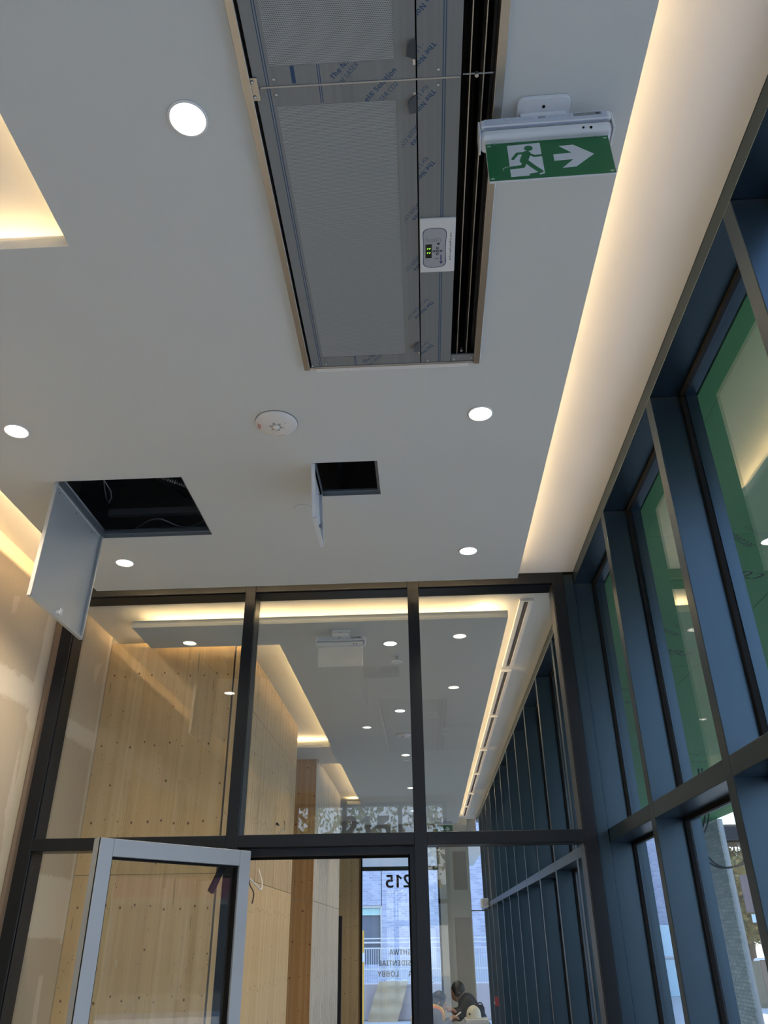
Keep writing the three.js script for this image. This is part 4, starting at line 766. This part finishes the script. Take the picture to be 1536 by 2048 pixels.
for (let k = -3; k < 2; k++) { // site fence panels
  const x = -0.5 + k * 2.9, Z = -24, f = thing('fence_panel', ['white wire site fence panel furthest from the brick pier', 'white wire site fence panel second from the street edge', 'white wire site fence panel before the far window', 'white wire site fence panel behind the far door lettering', 'white wire site fence panel nearest the brick pier'][k + 3], 'fence', [x + 1.45, -0.1, Z], 'site fence panels');
  for (const y of [0.62, 0.98, 1.47, 1.60, 1.70]) mesh('rail', bx(x + 0.02, x + 2.86, y, y + 0.03, Z - 0.015, Z + 0.015), M.fence, f);
  for (const a of [x, x + 2.86]) mesh('post', bx(a, a + 0.04, -0.1, 1.74, Z - 0.02, Z + 0.02), M.fence, f);
  const bars = []; for (let i = 1; i < 46; i++) bars.push(bx(x + 0.04 + i * 0.0615, x + 0.052 + i * 0.0615, 0.62, 1.49, Z - 0.006, Z + 0.006));
  const q = mesh('wire_infill', bars, M.fence, f); q.userData.kind = 'stuff';
}
{
  const e = thing('barrier', 'orange and white safety barrier by the far window', 'barrier', [-1.8, -0.1, -22.5]);
  mesh('body', [rb(-1.88, -1.66, -0.1, 1.9, -22.56, -22.48, 0.02)], mat([0.8, 0.45, 0.06], 0.6), e);
  mesh('band', [rb(-1.885, -1.655, 1.2, 1.4, -22.565, -22.475, 0.005, 1)], M.white, e);
  const d = thing('concrete_block', 'long dusty concrete block below the site fence', 'block', [-1, -0.1, -23.4]);
  mesh('body', rb(-6, 4, -0.1, 0.70, -23.7, -23.2, 0.03), mat([0.44, 0.40, 0.41], 0.95), d);
  for (let k = 0; k < 9; k++) { const a = rr(-1.7, 0.1), r = rr(0.03, 0.09); mesh('rubble', clean(new THREE.IcosahedronGeometry(r, 1).scale(1.3, 0.7, 1).translate(a, 0.70 + r * 0.4, -23.4)), mat([0.45, 0.47, 0.48], 0.9), d); }
  const tp = thing('sun_patch_sheet', 'added tan sheet standing in for a sunlit patch by the fence', 'sun_patch_sheet', [-1.1, -0.1, -23.1]);  // added sheet; its tan colour stands in for sunlight falling below the fence
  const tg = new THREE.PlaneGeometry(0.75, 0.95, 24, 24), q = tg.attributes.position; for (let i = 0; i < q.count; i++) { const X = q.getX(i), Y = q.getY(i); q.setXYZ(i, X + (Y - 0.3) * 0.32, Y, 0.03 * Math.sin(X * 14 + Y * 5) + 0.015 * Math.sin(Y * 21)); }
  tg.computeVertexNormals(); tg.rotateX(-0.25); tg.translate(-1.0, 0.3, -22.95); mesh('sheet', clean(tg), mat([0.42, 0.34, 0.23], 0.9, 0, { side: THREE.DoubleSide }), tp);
  const s = thing('site_board', 'pale blue upright board leaning by the street building', 'board', [8.1, -0.1, -31]);
  mesh('panel', rb(7.75, 8.5, -0.1, 2.02, -31.1, -31.0, 0.02), mat([0.50, 0.66, 0.74], 0.4), s); mesh('rail', rb(7.75, 8.5, 1.0, 1.08, -31.0, -30.96, 0.01, 1), M.steel, s);
}
function canopyLeaves(n, c, r, cols) { // leaves of one crown: an instanced mass nobody could count
  const g = new THREE.CircleGeometry(0.055, 5); g.scale(0.7, 1.2, 1);
  const im = new THREE.InstancedMesh(g, mat([1, 1, 1], 0.8, 0, { side: THREE.DoubleSide, transmission: 0.3 }), n), m4 = new THREE.Matrix4(), q = new THREE.Quaternion(), e = new THREE.Euler();
  for (let i = 0; i < n; i++) {
    const u = rnd() * 6.283, v = Math.acos(rr(-1, 1)), k = Math.cbrt(rr(0.15, 1)) * (0.85 + 0.25 * Math.sin(u * 3) * Math.sin(v * 4));
    q.setFromEuler(e.set(rnd() * 6, rnd() * 6, rnd() * 6)); const s = rr(0.8, 1.9);
    m4.compose(new THREE.Vector3(c[0] + Math.sin(v) * Math.cos(u) * r[0] * k, c[1] + Math.cos(v) * r[1] * k, c[2] + Math.sin(v) * Math.sin(u) * r[2] * k), q, new THREE.Vector3(s, s, s)); im.setMatrixAt(i, m4);
    const col = cols[Math.floor(rnd() * cols.length)]; im.setColorAt(i, lin(...col));
  }
  im.name = 'foliage'; im.userData.kind = 'stuff'; return im;
}
function tree(x, z, h, r, cols, label, n = 5000) {
  const t = thing('street_tree', label, 'tree', [x, -0.1, z]);
  mesh('trunk', tube([[x, -0.1, z], [x + 0.1, h * 0.3, z], [x - 0.05, h * 0.6, z + 0.1], [x + 0.05, h * 0.8, z]], 0.16, 20, 10), M.bark, t);
  for (let k = 0; k < 5; k++) { const a = k * 1.26, y = h * (0.4 + 0.05 * k); mesh('branch', tube([[x, y, z], [x + Math.cos(a) * r * 0.4, y + 0.8, z + Math.sin(a) * r * 0.4], [x + Math.cos(a) * r * 0.75, y + 1.5, z + Math.sin(a) * r * 0.75]], 0.05, 12, 7), M.bark, t); }
  t.add(canopyLeaves(n, [0, h * 0.66, 0], [r, h * 0.36, r], cols));
}
const autumn = [[0.30, 0.24, 0.05], [0.20, 0.19, 0.05], [0.36, 0.24, 0.06], [0.14, 0.15, 0.05]], green = [[0.12, 0.18, 0.05], [0.20, 0.24, 0.07], [0.28, 0.26, 0.07]];
tree(11.6, -33, 4.9, 2.6, autumn, 'autumn tree seen past the brick pier', 22000);
tree(-3.4, 16, 8.5, 3.0, green, 'broad green tree reflected from the street behind', 3600);
tree(1.2, 18, 9.0, 3.2, autumn, 'yellowing tree reflected from the street behind', 3600);
tree(-8.2, 17, 8.0, 3.0, green, 'green tree further along the street behind', 4000);
{
  const c = thing('dark_canopy', 'dark flat canopy above the autumn tree past the brick pier', 'canopy', [12.4, -0.1, -32]);
  mesh('fascia', bx(10.5, 16, 4.75, 5.3, -34, -31.5), M.dark, c); for (const x of [10.7, 15.8]) mesh('post', cyl(0.09, 0.09, 4.85, x, 2.325, -31.8, 12), M.dark, c);
  const v = thing('parked_van', 'white parked van beside the autumn tree', 'van', [11.4, -0.1, -28]);
  mesh('body', rb(10.2, 14.0, 0.3, 1.05, -28.9, -27.1, 0.12, 3), M.white, v); mesh('cabin', rb(10.5, 13.7, 1.05, 1.75, -28.8, -27.2, 0.18, 3), mat([0.08, 0.09, 0.10], 0.15), v); mesh('roof_panel', rb(10.6, 13.6, 1.72, 1.82, -28.75, -27.25, 0.04, 2), M.white, v);
  for (const [x, z] of [[10.9, -28.8], [13.2, -28.8], [10.9, -27.2], [13.2, -27.2]]) mesh('wheel', cyl(0.33, 0.33, 0.2, x, 0.23, z, 20, 'z'), M.dark, v);
  const n = thing('street_sign', 'purple street banner on a pole by the autumn tree', 'sign', [11.3, -0.1, -30]);
  mesh('pole', cyl(0.04, 0.04, 4.2, 11.3, 2.0, -30, 12), M.steel, n); mesh('banner', bx(10.75, 11.25, 2.35, 3.5, -30.02, -29.99), mat([0.10, 0.08, 0.10], 0.8), n); mesh('plate', bx(10.9, 11.5, 2.05, 2.3, -30.06, -30.045), mat([0.5, 0.68, 0.75], 0.5), n);
  const hb = thing('hoarding', 'brown timber hoarding standing below the autumn tree', 'fence', [12.5, -0.1, -26]);
  for (let i = 0; i < 30; i++) mesh('board', bx(8.9 + i * 0.25, 9.14 + i * 0.25, -0.1, 1.02 + 0.02 * (i % 3), -26.03, -26), mat([0.13 + 0.02 * (i % 3), 0.125 + 0.015 * (i % 2), 0.10], 0.9), hb);
  const sh = thing('shop_building', 'beige shop block with red fascia beside the vestibule street', 'building', [25, -0.1, 0]);
  mesh('wall', bx(22, 28, -0.1, 5.6, -14, 16), mat([0.24, 0.22, 0.19], 0.9), sh); mesh('fascia', bx(21.9, 21.99, 2.9, 3.9, -9, 2), mat([0.22, 0.05, 0.06], 0.6), sh);
  for (let i = 0; i < 5; i++) mesh('window', bx(21.93, 21.99, 0.4, 2.7, -8.8 + i * 2.2, -6.9 + i * 2.2), mat([0.05, 0.06, 0.07], 0.1), sh);
  const h = thing('street_house', 'pale block across the street behind the entrance', 'building', [4, -0.1, 42]);
  mesh('wall', bx(-14, 22, -0.1, 7, 40, 46), mat([0.55, 0.53, 0.50], 0.9), h); for (let i = 0; i < 6; i++) mesh('window', bx(-12 + i * 5.6, -9.4 + i * 5.6, 2.4, 4.4, 39.9, 39.98), mat([0.1, 0.13, 0.16], 0.1), h);
}

scene.traverse((o) => { if (o.isMesh) { o.castShadow = o.receiveShadow = true; } else if (o.isLight && o.shadow) o.castShadow = true; });
renderer.render(scene, camera);
